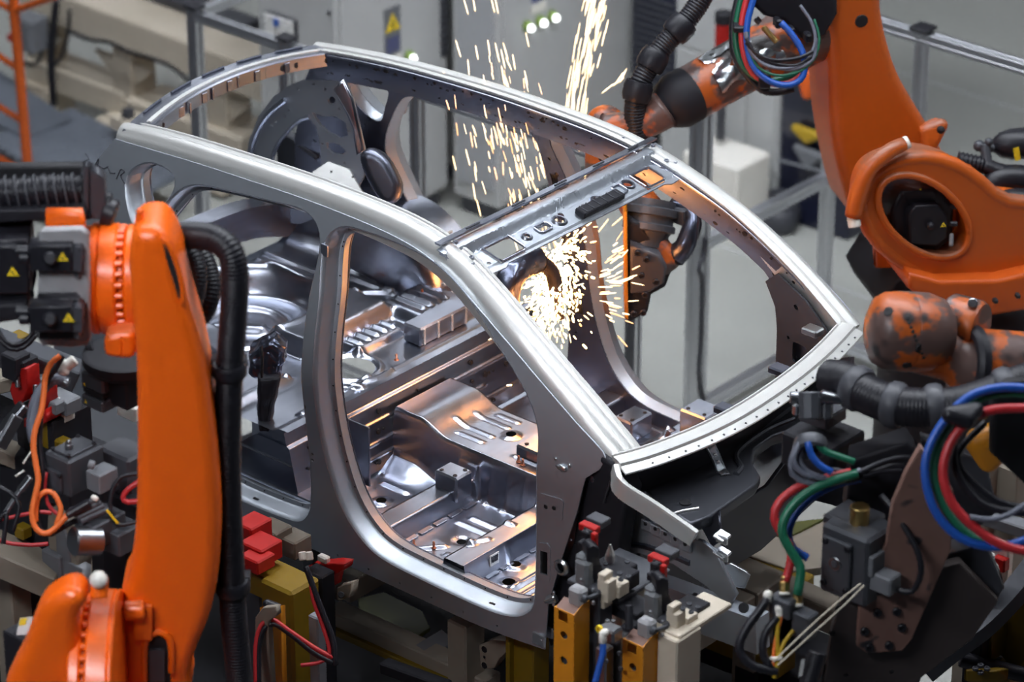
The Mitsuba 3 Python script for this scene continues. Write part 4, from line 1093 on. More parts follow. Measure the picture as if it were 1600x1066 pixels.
# ---------------------------------------------------------------- robot in the left foreground
D1 = 12.3
rb = thing('industrial_robot', 'bright orange robot arm in the left foreground with a black corrugated hose', 'robot')
R1 = lambda px, py, dd=0.0: at(px, py, d=D1 + dd)
AP = R1(250, 700, -.10)
def on_arm(px, py, out=0.0):
    return plane_px([(px, py)], AP + CAMH * out, CAMH)[0]
arm = [(200, 410), (203, 380), (214, 364), (245, 361), (263, 376), (277, 408), (285, 445), (294, 482), (307, 525), (319, 575), (329, 640), (338, 720), (343, 790), (343, 850), (337, 920), (324, 975), (305, 1022), (294, 1060), (288, 1100), (190, 1100), (186, 1000), (188, 935), (198, 912), (205, 875), (211, 820), (213, 740), (213, 640), (211, 560), (206, 500), (201, 440)]
part(rb, 'link_arm', slab(arm, R1(250, 700, -.10), CAMH, .26, .05, True, 5), 'orange', 45, 'long orange link arm')
part(rb, 'arm_ridge', slab([(222, 380), (240, 380), (252, 430), (268, 520), (280, 640), (284, 760), (280, 860), (262, 960), (250, 985), (238, 900), (232, 760), (232, 600), (228, 460)], AP - CAMH * .002, CAMH, .05, .006, True, 4), 'orange', 45)
part(rb, 'slit', slab([(254, 376), (263, 388), (276, 420), (283, 455), (280, 470), (270, 440), (260, 408)], AP + CAMH * .004, CAMH, .06, .006, True), 'hole_black', label='dark slit')
part(rb, 'slit_rim', tube([on_arm(*p, .004) for p in ((252, 372), (264, 384), (278, 418), (286, 455), (284, 476))], .008, 10), 'orange', True)
# upper joint: flange rings along RT
def joint(parent, px, py, r, segs, dd=0.0):
    """Discs along the picture's horizontal: (pixel x from, to, radius factor, material)."""
    for a, b, k, m, nm in segs:
        A, B = at(a, py, d=D1 + dd), at(b, py, d=D1 + dd)
        part(parent, nm, cyl(A, B, r * k, n=56, bevel=.008), m)
joint(rb, 170, 435, .187, ((128, 145, .95, 'orange', 'joint_housing'), (144, 158, 1.0, 'orange', 'joint_flange'), (158.5, 189, 1.0, 'orange', 'joint_flange'), (188, 202, .86, 'orange_dull', 'joint_gap'), (200, 222, .97, 'orange', 'joint_flange')), .10)
bolt_ring(rb, at(187, 435, d=D1 + .10), RT, .172, 30, .0105, .026, 'orange_plain', name='flange_bolt')
part(rb, 'eye_bolt', cat(tube([on_arm(219, 372, -.1), on_arm(219, 332, -.1)], .012, 10, .02), ico(on_arm(219, 331, -.1), .013, 2)), 'orange_plain')
# lower joint
joint(rb, 160, 1085, .352, ((121, 141, .96, 'orange', 'base_flange'), (140, 148, .90, 'orange_dull', 'joint_gap'), (148, 184, 1.0, 'orange', 'base_flange'), (183, 190, 1.0, 'orange', 'base_flange')), .10)
bolt_ring(rb, at(141, 1085, d=D1 + .10), RT, .334, 48, .012, .022, 'orange_plain', name='flange_bolt')
col = [(10, 1110), (40, 1010), (62, 955), (84, 935), (105, 926), (124, 928), (133, 940), (132, 952), (124, 964), (121, 985), (122, 1015), (128, 1032), (150, 1037), (160, 1050), (168, 1080), (172, 1110)]
part(rb, 'rotating_column', slab(col, R1(100, 1000, -.22), CAMH, .16, .05, True, 6), 'orange', 45, 'orange rotating column')
part(rb, 'column_pad', slab([(88, 921), (118, 918), (122, 926), (118, 933), (90, 932)], R1(105, 925, -.16), unit(CAMH + UP), .02, .006, True), 'orange')
part(rb, 'column_plug', cyl(R1(102, 923, -.175), R1(102, 923, -.175) + unit(CAMH + UP) * .012, .012), 'cast_aluminium')
cz = at(120, 1085, d=D1 + .15)
part(rb, 'pedestal', lathe([cz[0], cz[1], FLOOR], UP, [(0, 0), (.5, 0), (.5, .05), (.33, .08), (.30, .9), (.42, 1.0), (.42, cz[2] - FLOOR - .3), (0, cz[2] - FLOOR - .3)], 40), 'orange_dull')
# stub, handle, peg with white cap
part(rb, 'stop_block', slab([(163, 530), (170, 524), (208, 522), (209, 560), (170, 560), (162, 550)], R1(185, 540, -.05), CAMH, .16, .025, True, 4), 'orange')
part(rb, 'stop_pad', slab([(166, 532), (180, 528), (190, 528), (190, 556), (172, 556), (164, 548)], R1(178, 540, -.056), CAMH, .02, .01, True, 3), 'orange')
part(rb, 'handle', cat(cyl(on_arm(194, 955, .03), on_arm(227, 953, .03), .034, n=24, bevel=.008), beam(on_arm(224, 945, .02), on_arm(224, 1000, .02), .02, .06, RT, .008)), 'orange', 45)
part(rb, 'peg', cyl(R1(155, 935, -.22), R1(155, 901, -.22), .030), 'orange')
part(rb, 'peg_cap', ico(R1(154, 906, -.25), .030, 3), 'white_plastic', True, 'white rubber cap')
part(rb, 'recess', slab([(229, 1085), (229, 1012), (236, 998), (248, 993), (260, 1000), (264, 1015), (264, 1085)], AP + CAMH * .006, CAMH, .05, .006, True), 'hole_black', label='black recess in the arm foot')
part(rb, 'recess_cover', slab([(233, 1085), (233, 1018), (257, 1016), (258, 1085)], AP + CAMH * .02, CAMH, .03, .004), 'dark_grey')
part(rb, 'recess_rim', tube([on_arm(*p, .008) for p in ((226, 1090), (226, 1010), (234, 994), (248, 988), (263, 996), (268, 1014), (268, 1050))], .012, 10), 'orange')
part(rb, 'column_motor', cat(axisbox(62, 1010, D1 + .35, .14, .16, .26), axisbox(40, 1004, D1 + .38, .12, .12, .2)), 'black_plastic')
part(rb, 'motor_label', slab([(31, 966), (54, 964), (46, 992), (25, 993)], R1(40, 980, .2), unit(CAMH + UP * .4), .004, .001), 'sticker_white', label='white and yellow type label')
part(rb, 'motor_label', slab([(32, 967), (43, 966), (39, 977), (29, 978)], R1(37, 972, .196), unit(CAMH + UP * .4), .004, .001), 'sticker_yellow')

# wrist motors on the rear of the forearm: grey plate, two black motors
part(rb, 'motor_plate', slab([(60, 368), (68, 360), (128, 358), (139, 368), (141, 530), (136, 540), (110, 544), (66, 541), (58, 530)], R1(100, 450, -.12), CAMH, .035, .008, False), 'cast_aluminium', label='grey cast motor plate')
part(rb, 'forearm', slab([(70, 333), (127, 333), (132, 352), (132, 450), (70, 450)], R1(100, 400, -.09), CAMH, .06, .02), 'orange', label='orange forearm pointing away')
for y0, tx in ((383, 98), (478, 107)):
    k = part(rb, 'wrist_motor', cat(slab([(57, y0 - 11), (118, y0 - 12), (130, y0 + 2), (130, y0 + 48), (122, y0 + 55), (60, y0 + 54)], R1(90, y0 + 20, -.15), CAMH, .05, .008)), 'black_plastic', label='black wrist motor')
    part(k, 'cover', slab([(45, y0 + 2), (112, y0 + 2), (112, y0 + 42), (46, y0 + 42)], R1(90, y0 + 20, -.215), CAMH, .075, .008), 'black_plastic')
    part(k, 'end', slab([(112, y0 + 3), (129, y0 + 4), (129, y0 + 44), (112, y0 + 42)], R1(120, y0 + 20, -.20), CAMH, .05, .006), 'dark_grey')
    part(k, 'knob', cyl(R1(78, y0 + 21, -.215), R1(78, y0 + 21, -.245), .025, .021), 'black_plastic')
    warn_triangle(k, R1(tx, y0 + 20, -.2165), CAMH, .022)
    part(k, 'plug', cat(cyl(R1(24, y0 + 9, -.2), R1(46, y0 + 9, -.2), .018), cyl(R1(30, y0 + 20, -.2), R1(46, y0 + 20, -.2), .02)), 'rubber')
    for yy in (-5, 46):
        part(k, 'screw', bolt(R1(121, y0 + yy, -.15), CAMH, .011, .008), 'machined')
part(rb, 'motor_foot', cyl(R1(98, 536, -.12), R1(98, 536, -.124), .004), 'hole_black')
k = part(rb, 'rear_motor', cat(slab([(-40, 378), (42, 376), (48, 470), (-40, 474)], R1(10, 420, -.02), CAMH, .2, .015), slab([(-40, 385), (20, 385), (45, 400), (45, 460), (-40, 462)], R1(10, 420, -.05), CAMH, .1, .01)), 'black_plastic')
warn_triangle(k, R1(20, 426, -.0515), CAMH, .024)
part(rb, 'rear_motor', slab([(-40, 480), (40, 474), (44, 500), (-40, 512)], R1(10, 490, .02), CAMH, .2, .015), 'black_paint')
# dress pack on top
k = part(rb, 'hose_box', slab([(-40, 262), (129, 260), (129, 330), (-40, 340)], R1(60, 300, .12), CAMH, .05, .01), 'hole_black', label='black holder of the dress pack')
part(rb, 'hose_flange', slab([(129, 259), (139, 262), (139, 338), (129, 330)], R1(134, 300, -.02), CAMH, .05, .008), 'dark_grey')
part(rb, 'hose_flange', slab([(140, 264), (163, 280), (166, 345), (140, 343)], R1(150, 310, .0), CAMH, .06, .008), 'dark_grey')
part(rb, 'hose_flange', cat(cyl(R1(160, 314, .05), R1(175, 314, .05), .028), cyl(R1(162, 330, .06), R1(180, 336, .06), .05)), 'rubber')
part(rb, 'spring_hose', tube([R1(-40, 305, .02), R1(30, 302, .02), R1(80, 297, .02), R1(128, 298, .03)], .054, 24, rib=(.013, .006)), 'rubber', True, 'black corrugated hose wound with wire')
F_ = frame(RT, UP)
cw_ = []
for i in range(9):
    c = R1(2 + i * 15, 303 - i * .6, .02)
    a = np.linspace(0, 2 * np.pi, 26)
    cw_.append(c[None] + .060 * (np.cos(a)[:, None] * F_[:, 0] + np.sin(a)[:, None] * F_[:, 1]) + np.linspace(-.018, .018, 26)[:, None] * RT * np.cos(a)[:, None])
for c in cw_:
    part(rb, 'wire_loop', tube(c, .0035, 6, smooth=False), 'dark_grey')
part(rb, 'hose_tray', slab([(-40, 330), (128, 326), (140, 345), (60, 346), (-40, 352)], R1(60, 340, -.03), CAMH, .12, .01), 'black_paint')
# hoses to the right of the arm
h1 = [on_arm(a, b, -c) for a, b, c in ((238, 384, .36), (262, 370, .32), (300, 368, .26), (338, 374, .20), (360, 395, .16), (367, 430, .15), (365, 490, .15), (360, 560, .15), (356, 650, .15), (356, 760, .15), (360, 860, .15), (365, 960, .15), (374, 1060, .15), (380, 1120, .15))]
part(rb, 'dress_hose', tube(h1, .0465, 22, rib=(.012, .0045)), 'rubber', True, 'thick black corrugated hose')
part(rb, 'dress_hose', tube([R1(*p) for p in ((250, 378, .05), (285, 385, .0), (305, 415, -.01), (306, 450, -.01), (296, 485, .0), (286, 515, .06))], .036, 18, rib=(.012, .003)), 'rubber', True)
part(rb, 'dress_hose', tube([R1(*p) for p in ((262, 372, .16), (310, 395, .12), (328, 440, .1), (322, 480, .1), (300, 505, .14))], .038, 18, rib=(.012, .003)), 'rubber', True)
for py, px in ((578, 358), (917, 363)):
    c = on_arm(px, py, -.15)
    hose_clamp(rb, c, UP, .05, .05, 'rubber')
    part(rb, 'clamp_bracket', slab([(px - 40, py - 14), (px + 27, py - 14), (px + 27, py + 12), (px - 40, py + 12)], on_arm(px, py, -.16), CAMH, .06, .008), 'black_paint')

# ---------------------------------------------------------------- far robot, top right
D2 = 15.9
r2b = thing('industrial_robot', 'orange robot standing beyond the windscreen with its arm reaching in over the roof rail', 'robot')
R2 = lambda px, py, dd=0.0: at(px, py, d=D2 + dd)
N2 = unit(CAMH + .25 * RT)
arm2 = [(1305, -60), (1372, -60), (1380, 20), (1390, 70), (1407, 120), (1432, 165), (1456, 205), (1478, 250), (1470, 300), (1400, 330), (1345, 345), (1330, 330), (1318, 290), (1306, 240), (1300, 190), (1297, 100), (1292, 20), (1292, -60)]
part(r2b, 'link_arm', slab(arm2, R2(1380, 150, -.05), N2, .32, .05, True, 5), 'orange_shaded_dusty', 45, 'orange link arm')
part(r2b, 'arm_side', slab([(1290, -60), (1312, -60), (1318, 60), (1322, 160), (1334, 260), (1350, 330), (1330, 335), (1310, 260), (1298, 180), (1294, 60)], R2(1310, 150, -.07), N2, .3, .02, True), 'orange_shaded_dusty')
part(r2b, 'arm_hole', cyl(plane_px([(1346, 33)], R2(1380, 150, -.05), N2)[0] - N2 * .01, plane_px([(1346, 33)], R2(1380, 150, -.05), N2)[0] + N2 * .003, .030), 'hole_black')
hou = Polygon(resample([(1346, 315), (1360, 275), (1395, 254), (1440, 246), (1490, 258), (1530, 285), (1565, 312), (1640, 330), (1640, 405), (1570, 424), (1530, 437), (1480, 440), (1430, 420), (1382, 386), (1354, 350)], 8, True))
hole = Polygon([(1443 + 72 * math.cos(a) * .98 + 10 * math.sin(a), 338 + 62 * math.sin(a) + 18 * math.cos(a)) for a in np.linspace(0, 2 * np.pi, 48)[:-1]])
def px_plane_warp(o, n):
    n = unit(n)
    def f(v):
        p = plane_px(v[:, :2], o, n)
        return p - n * v[:, 2:3]
    return f
oH = R2(1440, 340, -.22)
part(r2b, 'column_housing', sheet(hou.difference(hole), .16, px_plane_warp(oH, N2), 30), 'orange_shaded_dusty', 30, 'orange housing round the drive motor')
rim = plane_px(np.asarray(hole.exterior.coords)[:-1], oH + N2 * .006, N2)
part(r2b, 'housing_rim', tube(np.vstack([rim, rim[:2]]), .016, 10, smooth=False), 'orange_shaded_dusty', True)
rim2 = plane_px(np.asarray(hou.exterior.coords)[:-1:3], oH - N2 * .03, N2)
part(r2b, 'housing_edge', tube(np.vstack([rim2, rim2[:2]]), .035, 12, smooth=False), 'orange_shaded_dusty', True)
part(r2b, 'housing_back', slab([(1360, 270), (1520, 262), (1535, 420), (1370, 420)], oH - N2 * .20, N2, .05, .01), 'orange_dull')
k = part(r2b, 'drive_motor', slab([(1393, 330), (1408, 300), (1468, 297), (1492, 325), (1490, 372), (1468, 392), (1410, 390), (1395, 370)], R2(1440, 340, -.16), N2, .16, .02), 'black_plastic', label='black drive motor')
part(k, 'top_box', slab([(1410, 300), (1460, 297), (1472, 318), (1420, 322)], R2(1440, 310, -.21), N2, .08, .01), 'black_plastic')
part(k, 'cover', slab([(1420, 335), (1432, 322), (1466, 320), (1482, 340), (1480, 372), (1464, 385), (1422, 383)], R2(1450, 350, -.20), N2, .06, .012), 'black_plastic')
part(k, 'nameplate', slab([(1424, 302), (1460, 299), (1464, 311), (1428, 314)], R2(1440, 305, -.212), N2, .003, .0005), 'mid_grey', label='small grey type plate')
part(k, 'knob', ico(R2(1454, 353, -.205), .018, 2), 'black_plastic')
for px, py in ((1429, 357), (1474, 352), (1438, 299)):
    warn_triangle(k, R2(px, py, -.203 if py > 330 else -.214), N2, .015)
for px, py in ((1490, 323), (1490, 350)):
    part(k, 'plug', cyl(R2(px - 6, py, -.2), R2(px + 6, py, -.2), .012), 'rubber')
part(k, 'plug', cyl(R2(1487, 365, -.2), R2(1486, 385, -.2), .009), 'mid_grey')
lv = [R2(*p) for p in ((1412, 225, -.40), (1390, 236, -.42), (1360, 262, -.42), (1342, 300, -.38), (1333, 338, -.34))]
part(r2b, 'stop_lever', tube(lv, [.030, .034, .036, .040, .036], 16), 'orange_shaded_dusty', True)
for a, b in ((lv[0], R2(1418, 222, -.40)), (lv[-1], R2(1335, 350, -.335))):
    part(r2b, 'stop_buffer', cyl(a, b + (b - a) * .4, .028), 'white_plastic', label='pale rubber stop buffer')
part(r2b, 'lug', cat(hull((R2(1446, 205, .0), .03), (R2(1470, 196, .0), .03), (R2(1452, 232, .02), .03)), tube([R2(1440, 205, 0), R2(1462, 192, 0), R2(1474, 200, 0)], .024, 10)), 'orange_shaded_dusty')
part(r2b, 'lug_hole', ico(R2(1470, 203, -.085), .018, 2), 'hole_black')
part(r2b, 'base_frame', cat(slab([(1422, 428), (1470, 440), (1560, 438), (1640, 420), (1640, 480), (1520, 500), (1440, 470), (1420, 452)], R2(1500, 460, -.1), N2, .4, .02)), 'orange_dull')
for px, py in ((1468, 458), (1555, 470), (1590, 462)):
    part(r2b, 'bolt_hole', box(R2(px, py, -.11), (.02, .02, .03), frame(N2, UP)), 'hole_black')
part(r2b, 'base_plate', slab([(1378, 475), (1400, 440), (1425, 425), (1445, 440), (1470, 480), (1440, 520), (1390, 500)], R2(1420, 470, .05), N2, .5, .015), 'black_paint')
cz = R2(1500, 470, .15)
part(r2b, 'pedestal', lathe([cz[0], cz[1], FLOOR], UP, [(0, 0), (.5, 0), (.5, .05), (.36, .08), (.34, cz[2] - FLOOR - .1), (0, cz[2] - FLOOR - .1)], 36), 'black_paint')
# accumulator, bellows and hoses behind the housing
k = part(r2b, 'accumulator', lathe(R2(1552, 228, .1), unit(RT + .1 * UP), [(0, 0), (.03, .0), (.055, .03), (.068, .08), (.068, .16), (.06, .2), (0, .22)], 24), 'rubber', label='black accumulator')
part(k, 'sticker', slab([(1583, 232), (1592, 230), (1595, 250), (1586, 252)], R2(1590, 240, .028), CAMH, .004, .001), 'sticker_yellow')
part(r2b, 'fitting', cat(ico(R2(1530, 228, .05), .026, 2), cyl(R2(1530, 228, .05), R2(1552, 232, .08), .018), cyl(R2(1538, 225, .04), R2(1544, 262, .04), .022), ico(R2(1545, 222, .03), .018, 2)), 'gun_grey')
part(r2b, 'bellows', tube([R2(1496, 250, .05), R2(1535, 258, .05)], .040, 20, rib=(.018, .008)), 'rubber', True)
part(r2b, 'hose', tube([R2(1535, 258, .05), R2(1570, 270, .05), R2(1640, 275, .05)], .036, 16), 'rubber', True)
part(r2b, 'hose', tube([R2(1545, 320, .05), R2(1550, 290, .05), R2(1580, 277, .05), R2(1640, 285, .05)], .055, 18), 'rubber', True)
part(r2b, 'hose', tube([R2(1560, 318, -.02), R2(1590, 312, -.02), R2(1640, 318, -.02)], .05, 18), 'rubber', True)
# forearm, wrist
fa0, fa1, fa2 = R2(1268, 42, -.10), R2(1072, 150, -.30), R2(1040, 170, -.34)
ax = unit(fa1 - fa0)
L_ = np.linalg.norm(fa1 - fa0)
part(r2b, 'forearm', lathe(fa0, ax, [(0, 0), (.15, 0), (.15, .1), (.125, .2), (.118, L_ - .02), (.112, L_), (0, L_)], 40), 'worn_orange', label='worn orange forearm')
part(r2b, 'forearm_cuff', lathe(fa1, ax, [(.10, -.03), (.122, -.02), (.122, .05), (.10, .10), (.06, .14), (0, .14)], 36), 'black_paint')
fo = []
for i in range(40):
    a = np.linspace(-.95, .75, 34)
    s = .22 + i * .0085
    rr_2 = .1235 + .007 * meshkit.fbm(np.stack([np.full(34, s * 22), a * 5, np.zeros(34)], 1), 3) + .004 * np.sin(a * 9 + s * 40)
    G = frame(ax, UP)
    fo.append(fa0 + ax * s + rr_2[:, None] * (np.cos(a + .5)[:, None] * unit(CAMH + .35 * UP - ax * ((CAMH + .35 * UP) @ ax)) + np.sin(a + .5)[:, None] * np.cross(ax, unit(CAMH + .35 * UP - ax * ((CAMH + .35 * UP) @ ax)))))
fo = np.array(fo)
mask_n = meshkit.fbm(np.stack(np.meshgrid(np.arange(40) * .12, np.arange(34) * .14, [4.0], indexing='ij'), -1)[:, :, 0], 3)
fm = loft(fo, closed=False)
keep = mask_n.reshape(-1)[fm.faces].mean(1) > .46
part(r2b, 'foil', trimesh.Trimesh(fm.vertices, fm.faces[keep], process=False), 'zinc', True, 'torn silver foil')
part(r2b, 'wrist_link', cat(tube([fa2, R2(1010, 190, -.34), R2(985, 195, -.34), R2(950, 205, -.3)], [.085, .07, .06, .08], 20)), 'worn_orange', True)
part(r2b, 'wrist_housing', hull((R2(946, 195, -.24), .085), (R2(945, 262, -.24), .085), (R2(965, 240, -.22), .08)), 'worn_orange', True, 'round worn wrist housing')
part(r2b, 'wrist_hole', ico(R2(940, 247, -.325), .013, 2), 'hole_black')
part(r2b, 'wrist_joint', tube([R2(960, 255, -.22), R2(985, 300, -.22), R2(1005, 330, -.22)], [.085, .075, .09], 20), 'worn_orange', True)
# upper gear boxes
part(r2b, 'cable_carrier', cat(slab([(1172, -40), (1308, -40), (1310, 22), (1290, 58), (1252, 62), (1225, 34), (1195, 26), (1176, 8)], R2(1240, 10, -.40), N2, .06, .02)), 'black_paint', label='black cable carrier')
part(r2b, 'valve', cat([box(R2(px, py, -.42), (.04, .03, .05), frame(N2, UP)) for px, py in ((1215, 35), (1235, 48), (1262, 58))]), 'black_plastic')
part(r2b, 'connector', cyl(R2(1192, 42, -.36), R2(1214, 66, -.36), .012), 'brass')
part(r2b, 'connector', cyl(R2(1180, 28, -.36), R2(1188, 36, -.36), .014), 'machined')
# dress hose with clamps
h2 = [R2(*p) for p in ((1115, -40, -.42), (1092, 5, -.42), (1066, 40, -.42), (1040, 68, -.42), (1018, 98, -.42), (1000, 130, -.42), (992, 165, -.40), (994, 205, -.36), (1000, 250, -.3))]
part(r2b, 'dress_hose', tube(h2, .047, 22, rib=(.013, .005)), 'rubber', True, 'thick black corrugated hose')
for i, (px, py) in enumerate(((1062, 44), (1020, 94), (996, 142))):
    c = R2(px, py, -.42)
    hose_clamp(r2b, c, (h2[3] - h2[2]) if i == 0 else (h2[5] - h2[4]) if i == 1 else (h2[6] - h2[5]), .052, .085, 'rubber')
loops = [('hose_red', .014, ((1172, -20), (1160, 30), (1160, 70), (1170, 105), (1190, 125), (1225, 132), (1250, 120), (1262, 100)), 0),
         ('hose_blue', .014, ((1180, -10), (1168, 35), (1168, 75), (1180, 108), (1205, 128), (1235, 133), (1255, 118), (1255, 85), (1238, 55), (1220, 35)), -.03),
         ('hose_green', .013, ((1160, -10), (1150, 40), (1152, 80), (1166, 110), (1192, 126), (1225, 122), (1250, 112)), .03),
         ('rubber', .016, ((1155, -10), (1145, 40), (1148, 85), (1165, 115), (1190, 140), (1215, 144), (1240, 138)), .05),
         ('hose_grey', .007, ((1250, 8), (1268, 35), (1274, 65), (1262, 92), (1240, 105), (1210, 106), (1185, 95), (1170, 70), (1166, 50)), -.05),
         ('hose_green', .006, ((1272, 30), (1280, 60), (1272, 92), (1248, 112), (1215, 118), (1185, 105), (1170, 75), (1168, 50)), -.04),
         ('rubber', .008, ((1166, 60), (1180, 82), (1210, 94), (1250, 90), (1270, 80)), -.055),
         ('rubber', .008, ((1166, 66), (1184, 88), (1214, 100), (1245, 102), (1268, 88)), -.05),
         ('hose_grey', .008, ((1164, 50), (1175, 85), (1200, 102), (1240, 108), (1270, 92), (1275, 60)), -.045)]
lnames = ['red hose', 'blue hose', 'dark green hose', 'black hose', 'thin grey hose', 'thin green hose', 'black cable', 'black cable', 'thin grey hose']
for (m, r, pts, dd), nm in zip(loops, lnames):
    part(r2b, 'loop_hose', tube([R2(px, py, -.44 + dd) for px, py in pts], r, 10), m, True, nm + ' of the cable loop')
for px, py, a in ((1158, 42, (0, 0, 1)), (1194, 124, (1, -.3, .2))):
    part(r2b, 'strap', box(R2(px, py, -.43), (.07, .075, .028) if px < 1170 else (.05, .075, .06), frame(UP, RT), .006), 'rubber')

# welding gun of the far robot, under the windscreen header
gun = thing('welding_gun', 'black spot welding gun of the far robot seen through the windscreen opening behind the sparks', 'welding gun')
G2 = lambda px, py, dd=0.0: at(px, py, d=15.55 + dd)
ga = unit(G2(1002, 420) - G2(1018, 310))
part(gun, 'changer', lathe(G2(1020, 312), ga, [(0, 0), (.10, 0), (.10, .03), (.115, .035), (.115, .065), (.10, .07), (.10, .10), (.112, .105), (.112, .13), (.095, .135), (.08, .17), (.08, .2), (0, .2)], 32), 'gun_grey')
part(gun, 'joint', cat(hull((G2(1012, 375), .07), (G2(1035, 410), .055), (G2(1045, 405), .05))), 'worn_orange', True)
part(gun, 'cable_wrap', tube([G2(1055, 400), G2(1070, 385, -.03), G2(1078, 360, -.03), G2(1082, 340, -.02), G2(1070, 325, 0), G2(1050, 320, .03)], [.05, .045, .04, .03, .03, .03], 14), 'dark_foil', True, 'dark foil wrapped cable')
part(gun, 'cable', tube([G2(1088, 330), G2(1092, 350), G2(1085, 375), G2(1078, 395)], .014, 10), 'rubber')
part(gun, 'coupling', cat(box(G2(1062, 335), (.08, .06, .07)), box(G2(1075, 318, .02), (.05, .05, .1))), 'gun_grey')
part(gun, 'body', cat(slab([(976, 345), (1000, 350), (1040, 395), (1048, 430), (1040, 450), (1018, 462), (1012, 490), (985, 505), (976, 500)], G2(1000, 420, -.02), CAMH, .16, .02)), 'black_paint', label='black gun body')
part(gun, 'transformer', cat(slab([(985, 385), (1030, 400), (1042, 420), (1038, 444), (1015, 458), (985, 460)], G2(1010, 420, -.09), CAMH, .08, .015)), 'dark_grey')
part(gun, 'side_plate', slab([(975, 332), (980, 330), (982, 500), (976, 498)], G2(978, 420, -.06), CAMH, .2, .004), 'clamp_orange', label='orange edge plate')
for px, py in ((996, 395), (1010, 405), (1002, 430), (1025, 440), (990, 490), (1005, 488), (1008, 460)):
    part(gun, 'screw', bolt(G2(px, py, -.13), CAMH, .014, .012), 'black_plastic')

# dark sleeve of the gun arm inside the car
sl = thing('cable_sleeve', 'dark wrinkled protective sleeve bent beside the brightest sparks', 'sleeve')
p = smoothpath([at(835, 405, d=14.9), at(808, 420, d=14.8), at(793, 445, d=14.75), at(790, 480, d=14.75), at(800, 525, d=14.8)], .008)
t_, a_, b_ = frames(p)
ang = np.arange(32) * 2 * np.pi / 32
rr_3 = .058 + .016 * (meshkit.fbm(np.stack(np.broadcast_arrays((np.arange(len(p)) * .16)[:, None], 2.2 * np.cos(ang)[None], 2.2 * np.sin(ang)[None]), -1), 3) - .5)
part(sl, 'sleeve', loft(p[:, None] + rr_3[..., None] * (np.cos(ang)[None, :, None] * a_[:, None] + np.sin(ang)[None, :, None] * b_[:, None])), 'dark_foil', True)
part(sl, 'electrode_holder', cat(tube([at(838, 405, d=14.9), at(862, 425, d=14.95), at(872, 470, d=14.97)], .03, 12), cyl(at(872, 470, d=14.97), at(876, 500, d=14.97), .016)), 'black_paint')

# black wrapped gun standing in the rear door opening
wg = thing('wrapped_gun', 'gun wrapped in crumpled dark foil in the rear door opening next to the black hose', 'welding gun')
def crumple(mesh, amp, fr, seed):
    m = mesh.copy()
    for _ in range(3):
        m = m.subdivide()
    n = m.vertices - m.vertices.mean(0)
    k = np.abs(meshkit.fbm(m.vertices * fr + seed, 3) - .5) * 2 + .4 * np.abs(meshkit.fbm(m.vertices * fr * .5 + seed, 2) - .5)
    m.vertices = m.vertices + n / np.linalg.norm(n, axis=1, keepdims=True) * (amp * (k - .5))[:, None]
    return m
yw = -.70
part(wg, 'head', crumple(slab([(383, 560), (404, 540), (428, 533), (450, 548), (449, 572), (440, 598), (405, 605), (385, 590)], at(415, 570, y=yw), CAMH, .14, .03), .035, 11, 3.1), 'dark_foil', 25)
part(wg, 'neck', crumple(slab([(402, 590), (440, 590), (428, 650), (420, 680), (404, 680), (398, 640)], at(415, 570, y=yw - .03), CAMH, .06, .02), .02, 12, 1.7), 'black_paint', 25)
part(wg, 'cord', tube([at(408, 541, y=yw - .09), at(410, 560, y=yw - .10), at(409, 590, y=yw - .10)], .006, 8), 'hole_black')

# ---------------------------------------------------------------- wrist of the third robot, right
D3 = 12.9
r3b = thing('industrial_robot', 'worn rusty orange robot wrist entering from the right edge in front of the cowl', 'robot')
R3 = lambda px, py, dd=0.0: at(px, py, d=D3 + dd)
wa = unit(RT * .9 + CAMH * -.12 - UP * .10)
c0 = R3(1362, 516, -.05)
drum = lathe(c0, wa, [(0, -.02), (.07, -.012), (.115, .01), (.135, .045), (.14, .10), (.14, .135), (.137, .14), (.14, .145), (.138, .20), (.12, .25), (.09, .28), (0, .28)], 48)
part(r3b, 'wrist_drum', drum, 'worn_orange', label='round worn wrist drum')
for a in np.linspace(.6, 2.4, 10):
    G = frame(wa, UP)
    q, n = hit(drum, 1418 + 14 * (a - .6), 498 + 34 * (a - .6))
    part(r3b, 'bolt_hole', cyl(q - n * .003, q + n * .002, .0065, n=10), 'hole_black')
for px, py in ((1388, 487), (1417, 571), (1437, 545)):
    q, n = hit(drum, px, py)
    part(r3b, 'bore', cyl(q - n * .006, q + n * .003, .017, n=20, bevel=.001), 'hole_black')
part(r3b, 'wrist_neck', tube([R3(1440, 540, .0), R3(1490, 560, .03), R3(1535, 580, .05)], [.10, .085, .12], 24), 'worn_orange', True)
part(r3b, 'counter_drum', lathe(R3(1480, 500, .10), unit(RT * .8 + CAMH * .5), [(0, 0), (.088, 0), (.098, .012), (.098, .11), (.088, .13), (0, .13)], 36), 'worn_orange')
part(r3b, 'counter_bore', cyl(R3(1520, 474, .0), R3(1520, 474, -.03), .018), 'machined')
f0, f1 = R3(1512, 570, .02), R3(1760, 592, .25)
part(r3b, 'forearm', lathe(f0, f1 - f0, [(.0, 0), (.125, 0), (.13, .03), (.135, .3), (.14, np.linalg.norm(f1 - f0)), (0, np.linalg.norm(f1 - f0))], 40), 'worn_orange')
hose_clamp(r3b, R3(1513, 572, .02), f1 - f0, .122, .05, 'rubber', 'seal_ring')
el = f1 + np.array([0, .1, 0])
part(r3b, 'elbow', hull((f1, .2), (el + [.2, .25, .0], .2)), 'orange_dull')
part(r3b, 'link_arm', beam(el + [.15, .2, .1], [el[0] + .5, el[1] + .5, .2], .3, .3, bevel=.06), 'orange_dull')
part(r3b, 'pedestal', cyl([el[0] + .5, el[1] + .5, FLOOR], [el[0] + .5, el[1] + .5, .3], .35, n=36), 'orange_dull')
